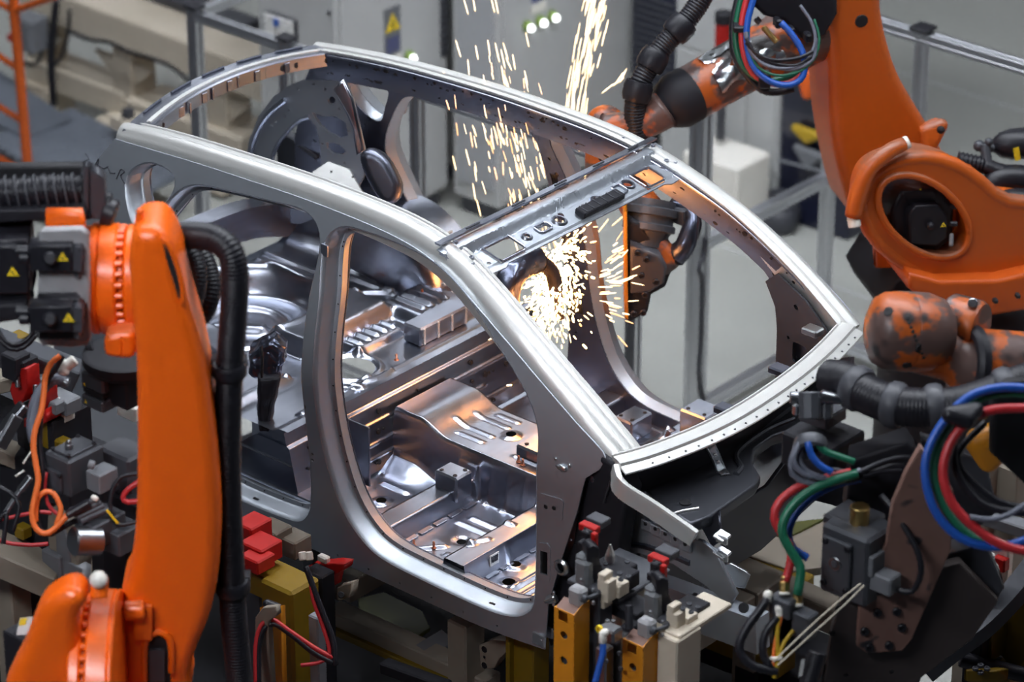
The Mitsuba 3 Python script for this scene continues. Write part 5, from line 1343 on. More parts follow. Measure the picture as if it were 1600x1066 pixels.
h3 = [R3(*p) for p in ((1296, 592, -.02), (1322, 596, -.08), (1352, 615, -.16), (1395, 632, -.22), (1440, 637, -.25), (1490, 635, -.26), (1540, 622, -.26), (1590, 602, -.26), (1650, 585, -.26))]
part(r3b, 'dress_hose', tube(h3, .069, 24, rib=(.012, .003)), 'rubber', True, 'thick black hose')
for i, (px, py, dd) in ((2, (1340, 607, -.13)), (3, (1398, 633, -.22)), (5, (1462, 636, -.25)), (7, (1572, 610, -.26))):
    hose_clamp(r3b, R3(px, py, dd), h3[i + 1] - h3[i - 1], .068, .06, 'dark_grey')
part(r3b, 'pivot_block', cat(hull((R3(1530, 690, -.1), .05), (R3(1570, 680, -.1), .06), (R3(1545, 720, -.05), .04))), 'clamp_orange')
kb = part(r3b, 'side_box', slab([(1552, 622), (1580, 598), (1680, 590), (1680, 790), (1610, 765), (1552, 712)], R3(1600, 680, -.4), unit(CAMH + RT * .3), .05, .015), 'hole_black', label='black box at the picture edge')
bl = [('hose_blue', .0155, ((1640, 612), (1590, 606), (1550, 608), (1512, 622), (1478, 655), (1452, 700), (1446, 745), (1462, 800), (1500, 840), (1555, 855), (1610, 842), (1650, 820)), .0),
      ('hose_green', .0155, ((1640, 622), (1585, 614), (1540, 620), (1500, 645), (1468, 690), (1460, 745), (1480, 800), (1520, 840), (1580, 852), (1650, 835)), .03),
      ('hose_red', .0165, ((1640, 640), (1590, 638), (1545, 642), (1510, 660), (1482, 700), (1474, 745), (1490, 790), (1530, 830), (1575, 855), (1650, 868)), -.01),
      ('rubber', .014, ((1500, 640), (1490, 700), (1496, 740), (1530, 785), (1580, 800), (1650, 800)), .05),
      ('rubber', .012, ((1540, 660), (1502, 700), (1500, 730), (1545, 775), (1590, 792), (1650, 790)), .08),
      ('hose_grey', .010, ((1650, 775), (1610, 785), (1575, 805), (1545, 812), (1515, 808)), -.02)]
for (m, r, pts, dd), nm in zip(bl, ('blue', 'green', 'red', 'black', 'thinner black', 'grey')):
    part(r3b, 'loop_hose', tube([at(px, py, d=12.25 + dd) for px, py in pts], r, 12), m, True, nm + ' hose of the big loop')
part(r3b, 'strap', hull((at(1485, 648, d=12.2), .03), (at(1512, 655, d=12.2), .03), (at(1525, 640, d=12.22), .025)), 'rubber')

# spot welding gun held by the third robot
g3 = thing('welding_gun', 'large grey spot welding gun with a brown copper arm plate in the right foreground', 'welding gun')
G3 = lambda px, py, dd=0.0: at(px, py, d=12.75 + dd)
part(g3, 'head_block', axisbox(1300, 705, 12.85, .22, .2, .13, .008), 'black_paint', label='black gun head')
part(g3, 'head_top', axisbox(1292, 655, 12.88, .12, .12, .05), 'gun_grey')
part(g3, 'cylinder_block', cat(cyl(G3(1266, 655), G3(1266, 612), .042, n=10), cyl(G3(1288, 655, .02), G3(1288, 612, .02), .03, n=8)), 'gun_grey')
part(g3, 'shaft', cyl(G3(1234, 622, .02), G3(1262, 622, .02), .022), 'machined')
part(g3, 'shaft', cyl(G3(1282, 620), G3(1318, 625), .026, .016), 'machined')
part(g3, 'head_clip', box(G3(1243, 640), (.02, .02, .04)), 'zinc')
part(g3, 'cable_gland', lathe(G3(1266, 690, -.09), CAMH - .5 * UP, [(.030, 0), (.056, 0), (.06, .02), (.055, .04), (.045, .045), (.03, .03)], 28), 'gun_grey')
gl_ = [('hose_blue', .0125, ((1262, 690), (1268, 712), (1282, 728), (1300, 738)), -.02), ('hose_green', .0125, ((1275, 690), (1290, 706), (1312, 714), (1335, 722)), 0.0), ('hose_grey', .011, ((1250, 692), (1240, 720), (1255, 740), (1290, 748)), .0), ('hose_grey', .011, ((1255, 692), (1248, 715), (1262, 738), (1300, 752)), .02), ('hose_grey', .011, ((1246, 694), (1236, 728), (1248, 750), (1300, 756), (1345, 735)), .02),
       ('rubber', .011, ((1300, 752), (1340, 740), (1380, 722), (1420, 715), (1440, 730)), .02), ('rubber', .010, ((1260, 748), (1320, 752), (1370, 738), (1410, 735)), .03), ('rubber', .012, ((1300, 735), (1350, 742), (1400, 728), (1450, 735)), .05)]
for (m, r, pts, dd) in gl_:
    part(g3, 'cable', tube([G3(px, py, -.13 + dd) for px, py in pts], r, 10), m, True)
for m, r, pts, dd, nm in (('hose_red', .0155, ((1330, 738), (1290, 748), (1250, 760), (1218, 785), (1210, 810), (1222, 835), (1236, 860), (1233, 890), (1226, 912)), .0, 'red hose'), ('hose_green', .0165, ((1340, 740), (1300, 752), (1262, 770), (1232, 800), (1222, 830), (1235, 860), (1250, 885), (1250, 905), (1246, 930)), -.03, 'green hose'), ('hose_blue', .014, ((1345, 748), (1310, 756), (1270, 776), (1242, 805), (1232, 835), (1240, 858), (1262, 872)), .03, 'blue hose')):
    part(g3, 'hose', tube([G3(px, py, -.10 + dd) for px, py in pts], r, 14), m, True, nm)
part(g3, 'gear_box', cat(box(G3(1340, 870, .02), (.20, .17, .27), None, .012)), 'gun_grey', label='grey gear box')
part(g3, 'gear_box_top', box(G3(1335, 812, .02), (.17, .15, .05), None, .01), 'dark_grey')
gb = G3(1340, 870, .02)
part(g3, 'front_plate', box(gb + [-.02, -.092, 0], (.12, .02, .20), None, .008), 'gun_grey')
part(g3, 'front_ring', cyl(gb + [-.02, -.10, .01], gb + [-.02, -.108, .01], .026), 'machined')
part(g3, 'front_bore', cyl(gb + [-.02, -.108, .01], gb + [-.02, -.112, .01], .014), 'dark_grey')
for dx in (-.065, .028):
    for dz in (-.08, .085):
        part(g3, 'screw', bolt(gb + [dx, -.101, dz], NEAR, .012, .01), 'black_plastic')
part(g3, 'connector', cat(box(gb + [.135, -.03, -.03], (.10, .07, .07), None, .006), box(gb + [.105, -.03, .03], (.02, .09, .08), None, .004)), 'mid_grey')
part(g3, 'connector_cable', tube([gb + [.19, -.02, -.05], gb + [.23, .0, -.05], gb + [.25, .02, .02], gb + [.22, .03, .10], gb + [.12, .04, .20], gb + [.05, .05, .24]], .011, 10), 'rubber', True)
part(g3, 'spindle', cyl(gb + [-.0, 0, .13], gb + [-.0, 0, .2], .034), 'brass')
part(g3, 'arm_plate', slab([(1438, 700), (1450, 712), (1490, 770), (1486, 860), (1425, 1000), (1410, 1018), (1355, 1022), (1338, 1010), (1344, 930), (1362, 900), (1384, 850), (1394, 790), (1415, 740)], G3(1410, 880, -.06), CAMH, .04, .006), 'copper_plate', label='brown stained copper arm plate')
for px, py in ((1371, 957), (1401, 955), (1351, 986), (1409, 980), (1358, 1011), (1389, 1008)):
    part(g3, 'plate_bolt', bolt(plane_px([(px, py)], G3(1410, 880, -.06), CAMH)[0], CAMH, .016, .012), 'black_plastic')
part(g3, 'back_plate', slab([(1280, 1110), (1300, 985), (1318, 925), (1420, 900), (1500, 880), (1560, 940), (1520, 1000), (1440, 1060), (1420, 1110)], G3(1410, 880, .0), CAMH, .05, .008), 'brown_dark')
for px, py, r in ((1310, 952, .013), (1300, 990, .011), (1393, 1050, .008), (1322, 1055, .008)):
    q = plane_px([(px, py)], G3(1410, 880, .0), CAMH)[0]
    part(g3, 'bolt_hole', cyl(q - CAMH * .004, q + CAMH * .002, r), 'hole_black')
part(g3, 'upper_arm', slab([(1330, 720), (1420, 690), (1440, 720), (1400, 780), (1390, 860), (1340, 880), (1320, 800)], G3(1370, 780, .10), CAMH, .12, .015), 'black_paint')
part(g3, 'arm_edge', tube([G3(1408, 770, -.07), G3(1400, 790, -.07), G3(1392, 850, -.07)], .006, 8), 'mid_grey')
part(g3, 'rear_housing', slab([(1470, 870), (1540, 850), (1570, 920), (1530, 980), (1450, 960)], G3(1510, 910, .12), CAMH, .1, .01), 'dark_grey')
part(g3, 'top_bracket', slab([(1440, 690), (1540, 720), (1560, 800), (1500, 850), (1460, 780)], G3(1490, 770, .22), CAMH, .08, .01), 'dark_grey')
# water manifold with brass fittings
mf = part(g3, 'manifold', cat(box(G3(1226, 945, -.08), (.09, .07, .07), None, .006), box(G3(1258, 975, -.09), (.075, .06, .10), None, .006)), 'gun_grey')
for px, py in ((1226, 912), (1246, 930)):
    part(mf, 'fitting', cat(cyl(G3(px, py + 14, -.1), G3(px, py - 4, -.1), .018, n=8), cyl(G3(px, py - 4, -.1), G3(px, py - 12, -.1), .014)), 'brass')
    part(mf, 'collar', cyl(G3(px, py + 18, -.1), G3(px, py + 13, -.1), .02), 'white_plastic')
for pts, m, r in ((((1200, 935), (1190, 950), (1165, 985), (1155, 1015), (1175, 1040), (1215, 1050)), 'rubber', .016), (((1215, 965), (1196, 990), (1192, 1020), (1205, 1045)), 'rubber', .014), (((1218, 958), (1214, 1000), (1216, 1030), (1210, 1060)), 'yellow', .008), (((1240, 985), (1225, 1005), (1216, 1030)), 'yellow', .007), (((1222, 960), (1210, 1010), (1208, 1050)), 'cable_orange', .006)):
    part(g3, 'hose', tube([G3(px, py, -.10) for px, py in pts], r, 10), m, True)
for px, py in ((1200, 930), (1218, 952)):
    part(g3, 'elbow', cat(ico(G3(px, py, -.1), .017, 2), cyl(G3(px, py, -.1), G3(px, py + 12, -.1), .013)), 'white_plastic')
for pts in (((1208, 1035), (1260, 985), (1310, 940), (1345, 912)), ((1215, 1040), (1270, 990), (1320, 945), (1350, 915))):
    part(g3, 'wire', tube([G3(px, py, -.16) for px, py in pts], .0035, 6), 'beige', True)
part(g3, 'cable_tie', cyl(G3(1213, 1026, -.1), G3(1213, 1032, -.1), .022), 'white_plastic')
part(g3, 'drive', cyl(G3(1278, 1020, -.03), G3(1252, 1110, -.03), .033), 'black_plastic')
part(g3, 'drive_print', slab([(1252, 1032), (1258, 1030), (1254, 1056), (1248, 1058)], G3(1253, 1044, -.072), CAMH, .003, .0005), 'sticker_white')

# ================================================================ sparks of the weld
B0 = at(878, 445, d=15.25)
sk = thing('spark_shower', 'shower of glowing yellow white weld sparks around the far door pillar', 'sparks', kind='stuff')
sr = np.random.default_rng(21)
def spindle(a, b, r):
    x = unit(b - a)
    F = frame(x)
    L = np.linalg.norm(b - a)
    ang = np.arange(5) * 2 * np.pi / 5
    rings = [np.asarray(a) + x * L * t + r * k * (np.cos(ang)[:, None] * F[:, 0] + np.sin(ang)[:, None] * F[:, 1]) for t, k in ((0, .25), (.12, .9), (.5, 1.0), (.9, .8), (1, .2))]
    return loft(np.array(rings))
hot, warm, core = [], [], []
def streak(lst, px, py, ang, length, d, r):
    """A spark at a pixel flying along ang (degrees from straight up, clockwise), length in metres."""
    a = math.radians(ang)
    v = RT * math.sin(a) + UP * math.cos(a) + CAMH * sr.uniform(-.25, .25)
    p = at(px, py, d=d)
    lst.append(spindle(p - v * length / 2, p + v * length / 2, r))
def from_burst(px, py):
    return math.degrees(math.atan2(px - 872, 455 - py))
for i in range(150):   # rising fan left of the far pillar
    t = sr.random() ** .75
    px = 868 - 112 * t + sr.normal(0, 20 + 14 * t)
    py = 425 - 300 * t + sr.normal(0, 24)
    streak(hot if sr.random() < .62 else warm, px, py, -12 + sr.normal(0, 4), sr.uniform(.025, .075), 15.3 + sr.uniform(-.3, .5), sr.uniform(.0026, .004))
for px, py in ((716, 76), (732, 105), (745, 82), (764, 75), (777, 82), (786, 92), (790, 80), (795, 100), (803, 97), (728, 10), (741, 8), (770, 8), (776, 9), (710, 255), (731, 246), (743, 272), (741, 300), (748, 325), (824, 62), (822, 122), (786, 118), (792, 128)):
    streak(hot, px, py, -12 + sr.normal(0, 3), sr.uniform(.06, .10), 15.6, .0036)
for i in range(74):    # tall jet above the roof rail
    t = sr.random()
    streak(hot, 890 + 45 * t + sr.normal(0, 9), 190 - 215 * t + sr.normal(0, 6), 5 + 7 * t + sr.normal(0, 3), sr.uniform(.06, .17), 15.9 + sr.uniform(0, .3), sr.uniform(.0026, .0038))
for px, py, a in ((974, 118, 24), (968, 122, 28), (966, 128, 48), (950, 138, 50), (948, 42, 12), (943, 60, 12), (936, 95, 14), (925, 110, 15)):
    streak(hot, px, py, a, .07, 16.0, .0034)
for i in range(46):    # flying to the right past the pillar
    px, py = 945 + abs(sr.normal(0, 30)), 430 + sr.normal(0, 42)
    streak(hot if sr.random() < .7 else warm, px, py, from_burst(px, py) + sr.normal(0, 8), sr.uniform(.025, .07), 15.0 + sr.uniform(-.1, .1), sr.uniform(.003, .0045))
for i in range(40):    # over the wrist behind the header
    px, py = 925 + sr.normal(0, 32), 285 + sr.normal(0, 40)
    streak(hot, px, py, from_burst(px, py) + sr.normal(0, 5), sr.uniform(.03, .08), 15.75 + sr.uniform(-.1, .2), .0034)
for i in range(680):   # dense burst
    a = sr.normal(0, 1, 2)
    px, py = 868 + 21 * a[0] - 10 * a[1], 452 + 46 * a[1]
    an = (from_burst(px, py + 60) if py < 430 else 188 + (872 - px) * .9) + sr.normal(0, 16)
    streak(core if i < 440 else hot if i < 590 else warm, px, py, an, sr.uniform(.010, .030), 15.28 - sr.uniform(0, 1) * (.3 + .5 * (a[1] > 0)), sr.uniform(.003, .0055))
for i in range(130):
    px, py = 850 + sr.normal(0, 26), 490 + sr.normal(0, 34)
    streak(hot if sr.random() < .6 else warm, px, py, from_burst(px, py) + sr.normal(0, 10), sr.uniform(.014, .045), 15.0 + sr.uniform(-.1, .2), sr.uniform(.0025, .0042))
for nm, lst, L in (('hot_spark', hot, (2.8, 1.75, .72)), ('warm_spark', warm, (1.9, .72, .18)), ('core_spark', core, (38.0, 13.0, 3.0))):
    m = cat([x for x in lst if x is not None])
    scene[sk + '__' + nm] = {**mikit.ply(m, 'lamp_glow', False), 'emitter': {'type': 'area', 'radiance': rgb(*L)}}
    labels[sk + '__' + nm] = {'kind': 'stuff', 'label': {'hot_spark': 'bright yellow sparks', 'warm_spark': 'cooling orange sparks', 'core_spark': 'white hot core'}[nm]}

# magnet block on the header
kb_ = thing('magnet_block', 'black ribbed rectangular block lying on the windscreen header', 'block')
a, b = hp(-.05, .140, .018), hp(.20, .140, .018)
part(kb_, 'body', beam(a, b, .052, .026, (.2, 0, 1), .004), 'black_plastic')
for i in range(6):
    f = (i + .5) / 6
    part(kb_, 'rib', box(a * (1 - f) + b * f + [0, 0, .014], (.045, .004, .004), frame([.2, 0, 1], [1, 0, 0]), .001), 'dark_grey')
for f in (.25, .6):
    part(kb_, 'clip', box(a * (1 - f) + b * f + [-.032, 0, .002], (.02, .012, .014)), 'machined')

# ================================================================ fixture in front of the car
def cface(px, py, d, sx, sy, sz, bevel=.004):
    return axisbox(px, py, d, sx, sy, sz, bevel)

def toggle_clamp(dx, dy, d, label):
    P = lambda px, py, dd=0.0: at(px + dx, py + dy, d=d + dd)
    A = lambda px, py, sx, sy, sz, dd=0.0, b=.004: cface(px + dx, py + dy, d + dd, sx, sy, sz, b)
    k = thing('toggle_clamp', label, 'clamp')
    c = P(897, 962)
    cov = Polygon([(0, 0), (.092, 0), (.092, -.42), (0, -.42)])
    cov = cov.difference(unary_union([sbox(.03, -.045, .072, -.005), circle(.046, -.10, .016), circle(.046, -.205, .016)]))
    def wr(v):   # the cover's near face, x along -x of the world
        return np.stack([c[0] - v[:, 0], c[1] + v[:, 2], c[2] + v[:, 1]], 1)
    def wr2(v):
        return np.stack([c[0] - v[:, 2], c[1] + v[:, 0], c[2] + v[:, 1] + .45 * np.clip(v[:, 0], 0, .05) * (v[:, 1] > -.01)], 1)
    cv = part(k, 'cover', cat(sheet(cov, .004, wr, .2), sheet(Polygon([(0, 0), (.05, .0), (.085, .0), (.085, -.42), (0, -.42)]), .004, wr2, .05), box(c + [-.09, .0425, -.21], (.004, .085, .42), None, .001)), 'clamp_orange', 20, 'orange sheet cover')
    part(cv, 'worn_flap', prism([c + [-.005, .0, -.004], c + [-.088, .0, -.004], c + [-.088, .05, .022], c + [-.005, .05, .022]], (0, -.5, 1), .006, .002), 'copper_plate')
    part(k, 'foot', box(c + [-.045, .045, -.3], (.06, .06, .35)), 'dark_grey')
    part(k, 'slide_block', A(907, 926, .062, .05, .085, -.01, .01), 'cast_aluminium', label='bare steel slide block')
    part(k, 'body', cat(A(917, 882, .062, .05, .24, .03, .012), A(914, 872, .05, .045, .05, .04, .012)), 'clamp_grey', label='grey clamp body')
    part(k, 'head', cat(slab([(917 + dx, 858 + dy), (928 + dx, 853 + dy), (937 + dx, 858 + dy), (938 + dx, 880 + dy), (944 + dx, 894 + dy), (938 + dx, 908 + dy), (918 + dx, 905 + dy)], P(930, 880, .06), unit(FRONT * .8 + NEAR * .5), .06, .006)), 'black_plastic')
    part(k, 'arm', cat(A(919, 834, .035, .03, .085, .10, .004), A(912, 850, .03, .06, .03, .08, .004)), 'black_plastic')
    r_ = part(k, 'red_tip', cat(A(929, 828, .075, .035, .028, .12, .003), A(930, 836, .022, .02, .085, .07, .003)), 'red', label='red contact tip')
    part(r_, 'cap', A(940, 818, .075, .055, .028, .20, .003), 'dark_grey')
    for px, py in ((914, 826), (922, 831)):
        part(r_, 'screw', cyl(P(px, py, .10), P(px, py, .09), .005, n=10), 'hole_black')
    part(k, 'pivot', cat(cyl(P(908, 934, .0), P(916, 937, .0), .015), cyl(P(916, 936, .02), P(936, 928, .05), .008)), 'gun_grey')
    for px, py in ((927, 922), (927, 942), (908, 907)):
        part(k, 'screw', bolt(P(px, py, .01), NEAR, .008, .006), 'machined')
    br = A(950, 912, .05, .05, .085, .02, .003)
    part(k, 'bracket', cat(br, A(967, 918, .055, .06, .05, .06, .003), A(944, 900, .03, .05, .14, .02, .003)), 'beige', label='cream bracket')
    for i in range(3):
        for j in range(2):
            part(k, 'bore', cyl(P(953 + i * 5 - j * 3, 912 + i * 1.2 + j * 5, .1), P(953 + i * 5 - j * 3, 912 + i * 1.2 + j * 5, .094), .004, n=8), 'hole_black')
    part(k, 'column', box([c[0] - .02, c[1] + .16, (c[2] + .05 + FLOOR) / 2], (.07, .08, c[2] + .05 - FLOOR)), 'dark_grey')
    return k
toggle_clamp(0, 0, 13.05, 'orange and black toggle clamp nearest the front door opening, left of the locating pin')
toggle_clamp(108, 50, 13.0, 'orange and black toggle clamp right of the locating pin with the cream column behind')

lp = thing('locating_pin', 'steel locating pin with a pointed tip on a black plate between the clamps', 'locating pin')
q = at(953, 884, d=13.35)
part(lp, 'pin', lathe(q, UP, [(0, 0), (.018, 0), (.018, .045), (.0165, .048), (.004, .088), (.0, .09)], 20), 'steel_bright', label='pointed steel pin')
part(lp, 'collar', cyl(q + [0, 0, -.004], q + [0, 0, .01], .024), 'black_plastic')
part(lp, 'plate', cface(953, 908, 13.22, .13, .16, .03), 'black_paint')
for px, py in ((980, 879), (950, 899), (946, 882)):
    part(lp, 'screw', bolt(at(px, py, d=13.28), UP, .010, .006), 'gun_grey')
part(lp, 'block', cface(967, 912, 13.15, .10, .12, .06), 'black_paint')
for px, py in ((970, 906), (956, 902), (968, 897), (982, 902)):
    part(lp, 'screw', bolt(at(px, py, d=13.12), UP, .010, .006), 'gun_grey')
part(lp, 'base', cface(966, 940, 13.2, .24, .3, .02), 'gun_grey')
part(lp, 'column', box(q + [0, .05, -.9], (.16, .16, 1.7)), 'beige')
rp_ = thing('rest_plate', 'cream rest plate with a black screwed block right of the second clamp', 'rest plate')
part(rp_, 'plate', cface(1062, 995, 13.0, .13, .30, .022), 'beige')
part(rp_, 'paint', cface(1098, 964, 13.2, .10, .06, .004), 'sticker_yellow')
part(rp_, 'block', cface(1078, 962, 13.1, .10, .12, .055), 'black_paint')
for px, py in ((1067, 952), (1077, 945), (1080, 957), (1090, 950)):
    part(rp_, 'screw', bolt(at(px, py, d=13.05), UP, .010, .006), 'gun_grey')
part(rp_, 'column', box(at(1060, 1060, d=13.15) - [0, 0, .55], (.09, .14, 1.5)), 'beige')
vb = thing('valve_block', 'small silver valve block with a yellow ring and a white elbow fitting between the clamps', 'valve')
part(vb, 'body', cface(958, 990, 12.95, .075, .06, .05, .008), 'machined')
part(vb, 'ring', lathe(at(938, 982, d=12.92), NEAR, [(.007, 0), (.014, 0), (.014, .01), (.007, .01)], 18), 'sticker_yellow', label='yellow ring')
for px in (949, 958):
    part(vb, 'screw', bolt(at(px, 971, d=12.93), UP, .008, .005), 'machined')
part(vb, 'elbow', cat(tube([at(948, 988, d=12.88), at(942, 990, d=12.87), at(942, 1004, d=12.88)], .014, 12)), 'white_plastic', True, 'white elbow fitting')
part(vb, 'hose', tube([at(942, 1002, d=12.88), at(942, 1020, d=12.88), at(936, 1045, d=12.88), at(925, 1085, d=12.88)], .012, 10), 'hose_blue', True, 'blue hose')
part(vb, 'mount', cat(cface(995, 962, 13.15, .13, .12, .045), cface(985, 985, 13.1, .05, .08, .09), cyl(at(983, 985, d=13.05), at(983, 945, d=13.05), .014)), 'black_paint')
part(vb, 'cylinder', cat(box(at(958, 1040, d=13.2), (.12, .05, .3)), box(at(945, 1010, d=13.1) + [0, 0, -.6], (.05, .05, 1.2))), 'machined')
for px, py in ((968, 1021), (970, 1045), (948, 1033)):
    part(vb, 'screw', bolt(at(px, py, d=13.08), NEAR, .009, .006), 'dark_grey')

# carriage under the car: cream beams, column, plates
cr = thing('car_carriage', 'cream painted steel carriage carrying the car body from below', 'carriage')
zb = .12
part(cr, 'beam', beam(at(520, 962, y=-.62), at(770, 1076, y=-.62), .10, .11), 'beige_shaded')
part(cr, 'beam', beam([-2.6, .55, zb - .1], [.4, .55, zb - .1], .12, .12), 'beige_shaded')
c = at(728, 965, y=-.66)
part(cr, 'column', box([c[0], -.66, (c[2] + FLOOR) / 2], (.10, .12, c[2] - FLOOR), None, .008), 'beige_shaded')
for x in (-2.3, -1.5, -.2):
    part(cr, 'column', box([x, .4, (zb + FLOOR) / 2], (.12, .12, zb - FLOOR)), 'beige_shaded')
    part(cr, 'cross_beam', box([x, -.05, zb - .06], (.10, 1.2, .10)), 'beige_shaded')
part(cr, 'arm', slab([(748, 1008), (770, 1000), (800, 1002), (800, 1012), (780, 1030), (772, 1045), (750, 1045)], (0, -.70, 0), NEAR, .05, .006), 'beige_shaded')
for py in (1015, 1027, 1040):
    q = at(757, py, y=-.70)
    part(cr, 'bore', cyl(q, q + [0, -.003, 0], .014 if py != 1027 else .006, n=14, bevel=.001), 'hole_black')
part(cr, 'yellow_post', cat(box(at(829, 1070, y=-.72), (.11, .1, .45)), box(at(808, 1050, y=-.74), (.02, .12, .45))), 'yellow_shaded', label='yellow post')
part(cr, 'grey_plate', prism([at(*p, z=-.05) for p in ((648, 1008), (690, 983), (712, 1000), (672, 1026))], UP, .04, .005), 'mid_grey')
part(cr, 'green_plate', prism([at(*p, z=-.2) for p in ((560, 935), (600, 925), (660, 955), (672, 980), (640, 1004), (560, 970))], UP, .02, .004), 'olive_plate', label='yellow green plate')
part(cr, 'edge', beam(at(520, 985, y=-.68), at(770, 1098, y=-.68), .03, .03), 'yellow_shaded')
part(cr, 'deck', box([-1.65, .0, -.48], (3.5, 2.1, .06)), 'black_paint', label='dark deck added under the car')  # plate added so the space below the body stays dark
part(cr, 'skirt', box([-1.65, -1.08, -.66], (3.5, .06, .36)), 'black_paint')
part(cr, 'cross_rod', beam(at(600, 1040, y=-.9), at(700, 1076, y=-.9), .06, .05), 'black_paint')
for (x, y) in ((-1.6, -.70), (-.5, -.70), (-1.6, .70), (-.5, .70)):
    part(cr, 'support', cat(box([x, y, .22], (.06, .08, .3)), box([x, y, .355], (.1, .1, .03))), 'gun_grey')
# yellow cabinet and red clamps below the sill
yc_ = thing('yellow_housing', 'yellow steel housing under the sill beside the black hose', 'housing')
part(yc_, 'body', axisbox(455, 928, 14.05, .17, .16, 1.1, .012), 'yellow_shaded')
part(yc_, 'top', axisbox(430, 912, 14.15, .16, .14, .1), 'yellow_shaded')
part(yc_, 'front_plate', slab([(405, 950), (438, 950), (441, 1080), (408, 1080)], at(420, 1000, d=13.95), NEAR, .03, .005), 'clamp_orange', label='orange plate')
part(yc_, 'cream_plate', slab([(398, 965), (410, 950), (430, 948), (432, 962), (418, 972), (424, 1080), (396, 1080)], at(410, 1010, d=13.85), NEAR, .03, .006), 'beige_shaded', label='cream plate')
part(yc_, 'pad', hull((at(418, 944, d=13.87), .018), (at(434, 950, d=13.87), .018)), 'rubber')
for i, (pts, m, r) in enumerate(((((400, 1066), (400, 1010), (408, 978), (424, 968), (450, 985), (490, 1012), (520, 1028)), 'hose_red', .010), (((404, 1070), (405, 1010), (412, 984), (428, 975), (455, 992), (490, 1020), (520, 1036)), 'rubber', .011), (((484, 900), (490, 940), (503, 975), (515, 1020), (500, 1035), (470, 1040)), 'hose_red', .008), (((478, 885), (490, 920), (505, 960), (520, 1000), (524, 1040)), 'rubber', .012))):
    single('cable', tube([at(px, py, d=13.80) for px, py in pts], r, 8), m, ('red cable arching over the cream plate below the sill', 'black cable beside the arching red cable below the sill', 'thin red cable hanging straight down under the sill', 'black cable hanging under the sill beside the thin red one')[i], 'cable', smooth=True)
rc = thing('clamp_unit', 'red clamp unit under the rear door beside the black hose', 'clamp')
part(rc, 'body', cat(axisbox(408, 862, 14.15, .12, .12, .08), axisbox(392, 828, 14.25, .1, .12, .14), axisbox(402, 880, 14.10, .1, .1, .06)), 'red')
part(rc, 'mount', cat(axisbox(430, 836, 14.45, .12, .1, .08), axisbox(460, 850, 14.45, .1, .1, .08)), 'beige_shaded')
part(rc, 'column', box(at(405, 900, d=14.40) + [0, 0, -.8], (.08, .08, 1.7)), 'dark_grey')
rc = thing('clamp_unit', 'dark red lever clamp under the front edge of the rear door sill', 'clamp')
part(rc, 'lever', cat(slab([(482, 884), (520, 880), (538, 882), (535, 892), (522, 900), (518, 918), (506, 915), (500, 895), (484, 900)], at(510, 895, d=14.45), NEAR, .06, .006)), 'red')
part(rc, 'hinge', cat(slab([(524, 918), (548, 912), (546, 934), (530, 940), (520, 936)], at(535, 925, d=14.45), NEAR, .05, .006)), 'beige_shaded')
part(rc, 'bore', cyl(at(533, 930, d=14.43), at(533, 930, d=14.40), .014), 'hole_black')
for px in (472, 482):
    part(rc, 'fitting', cyl(at(px, 862, d=14.40), at(px + 2, 876, d=14.40), .016), 'white_plastic')
part(rc, 'fitting', box(at(506, 873, d=14.45), (.05, .03, .03)), 'white_plastic')
part(rc, 'column', box(at(500, 960, d=14.50) + [0, 0, -.6], (.10, .08, 1.6)), 'black_paint')
single('fixture_post', cat(box(at(497, 1030, d=14.15) + [0, 0, -.4], (.05, .05, 1.2))), 'mid_grey', 'grey post behind the cables under the sill', 'post')

# ================================================================ welding equipment behind the left robot
L4 = lambda px, py, dd=0.0: at(px, py, d=12.95 + dd)
lg = thing('welding_gun', 'dark grey welding gun head with orange looped cable behind the left robot arm', 'welding gun')
part(lg, 'transformer', axisbox(160, 594, 12.95, .115, .10, .075, .008), 'gun_grey', label='black transformer block')
part(lg, 'transformer', axisbox(160, 630, 12.97, .11, .10, .045, .006), 'gun_grey')
part(lg, 'gasket', axisbox(160, 618, 12.97, .10, .09, .02, .003), 'hole_black')
for px, py in ((132, 601), (134, 628)):
    warn_triangle(lg, L4(px, py, -.02), NEAR, .008)
part(lg, 'gland', cat(hull((L4(102, 570), .02), (L4(100, 580), .02)), cyl(L4(100, 575), L4(118, 562), .02)), 'white_plastic')
part(lg, 'gland', cyl(L4(98, 596), L4(107, 600), .022), 'machined')
part(lg, 'cable', tube([L4(104, 596), L4(88, 592), L4(72, 602), L4(58, 622), L4(52, 645), L4(50, 668), L4(54, 690)], .020, 14), 'hose_grey', True, 'thick grey cable')
part(lg, 'base_ring', lathe(L4(195, 556, .05), UP, [(0, -.05), (.12, -.05), (.15, -.02), (.15, .01), (.13, .02), (0, .02)], 40), 'black_paint')
part(lg, 'neck', cat(cyl(L4(140, 552, .1), L4(150, 548, .1), .06), box(L4(195, 600, .05), (.12, .1, .14))), 'black_paint')
part(lg, 'gear_box', axisbox(107, 723, 12.85, .125, .17, .145, .008), 'gun_grey', label='grey gear box')
gb = at(107, 723, d=12.85)
part(lg, 'gear_top', box(gb + [-.06, .08, .004], (.09, .12, .012), None, .004), 'gun_grey')
part(lg, 'gear_plate', box(gb + [-.07, -.006, -.095], (.075, .014, .085), None, .004), 'dark_grey')
for dx, dz in ((-.105, -.06), (-.036, -.06), (-.105, -.13), (-.036, -.13)):
    part(lg, 'screw', bolt(gb + [dx, -.013, dz], NEAR, .008, .006), 'black_plastic')
for dx, dy in ((-.02, .02), (-.1, .02), (-.02, .14), (-.1, .14)):
    part(lg, 'screw', bolt(gb + [dx, dy, .010], UP, .008, .006), 'black_plastic')
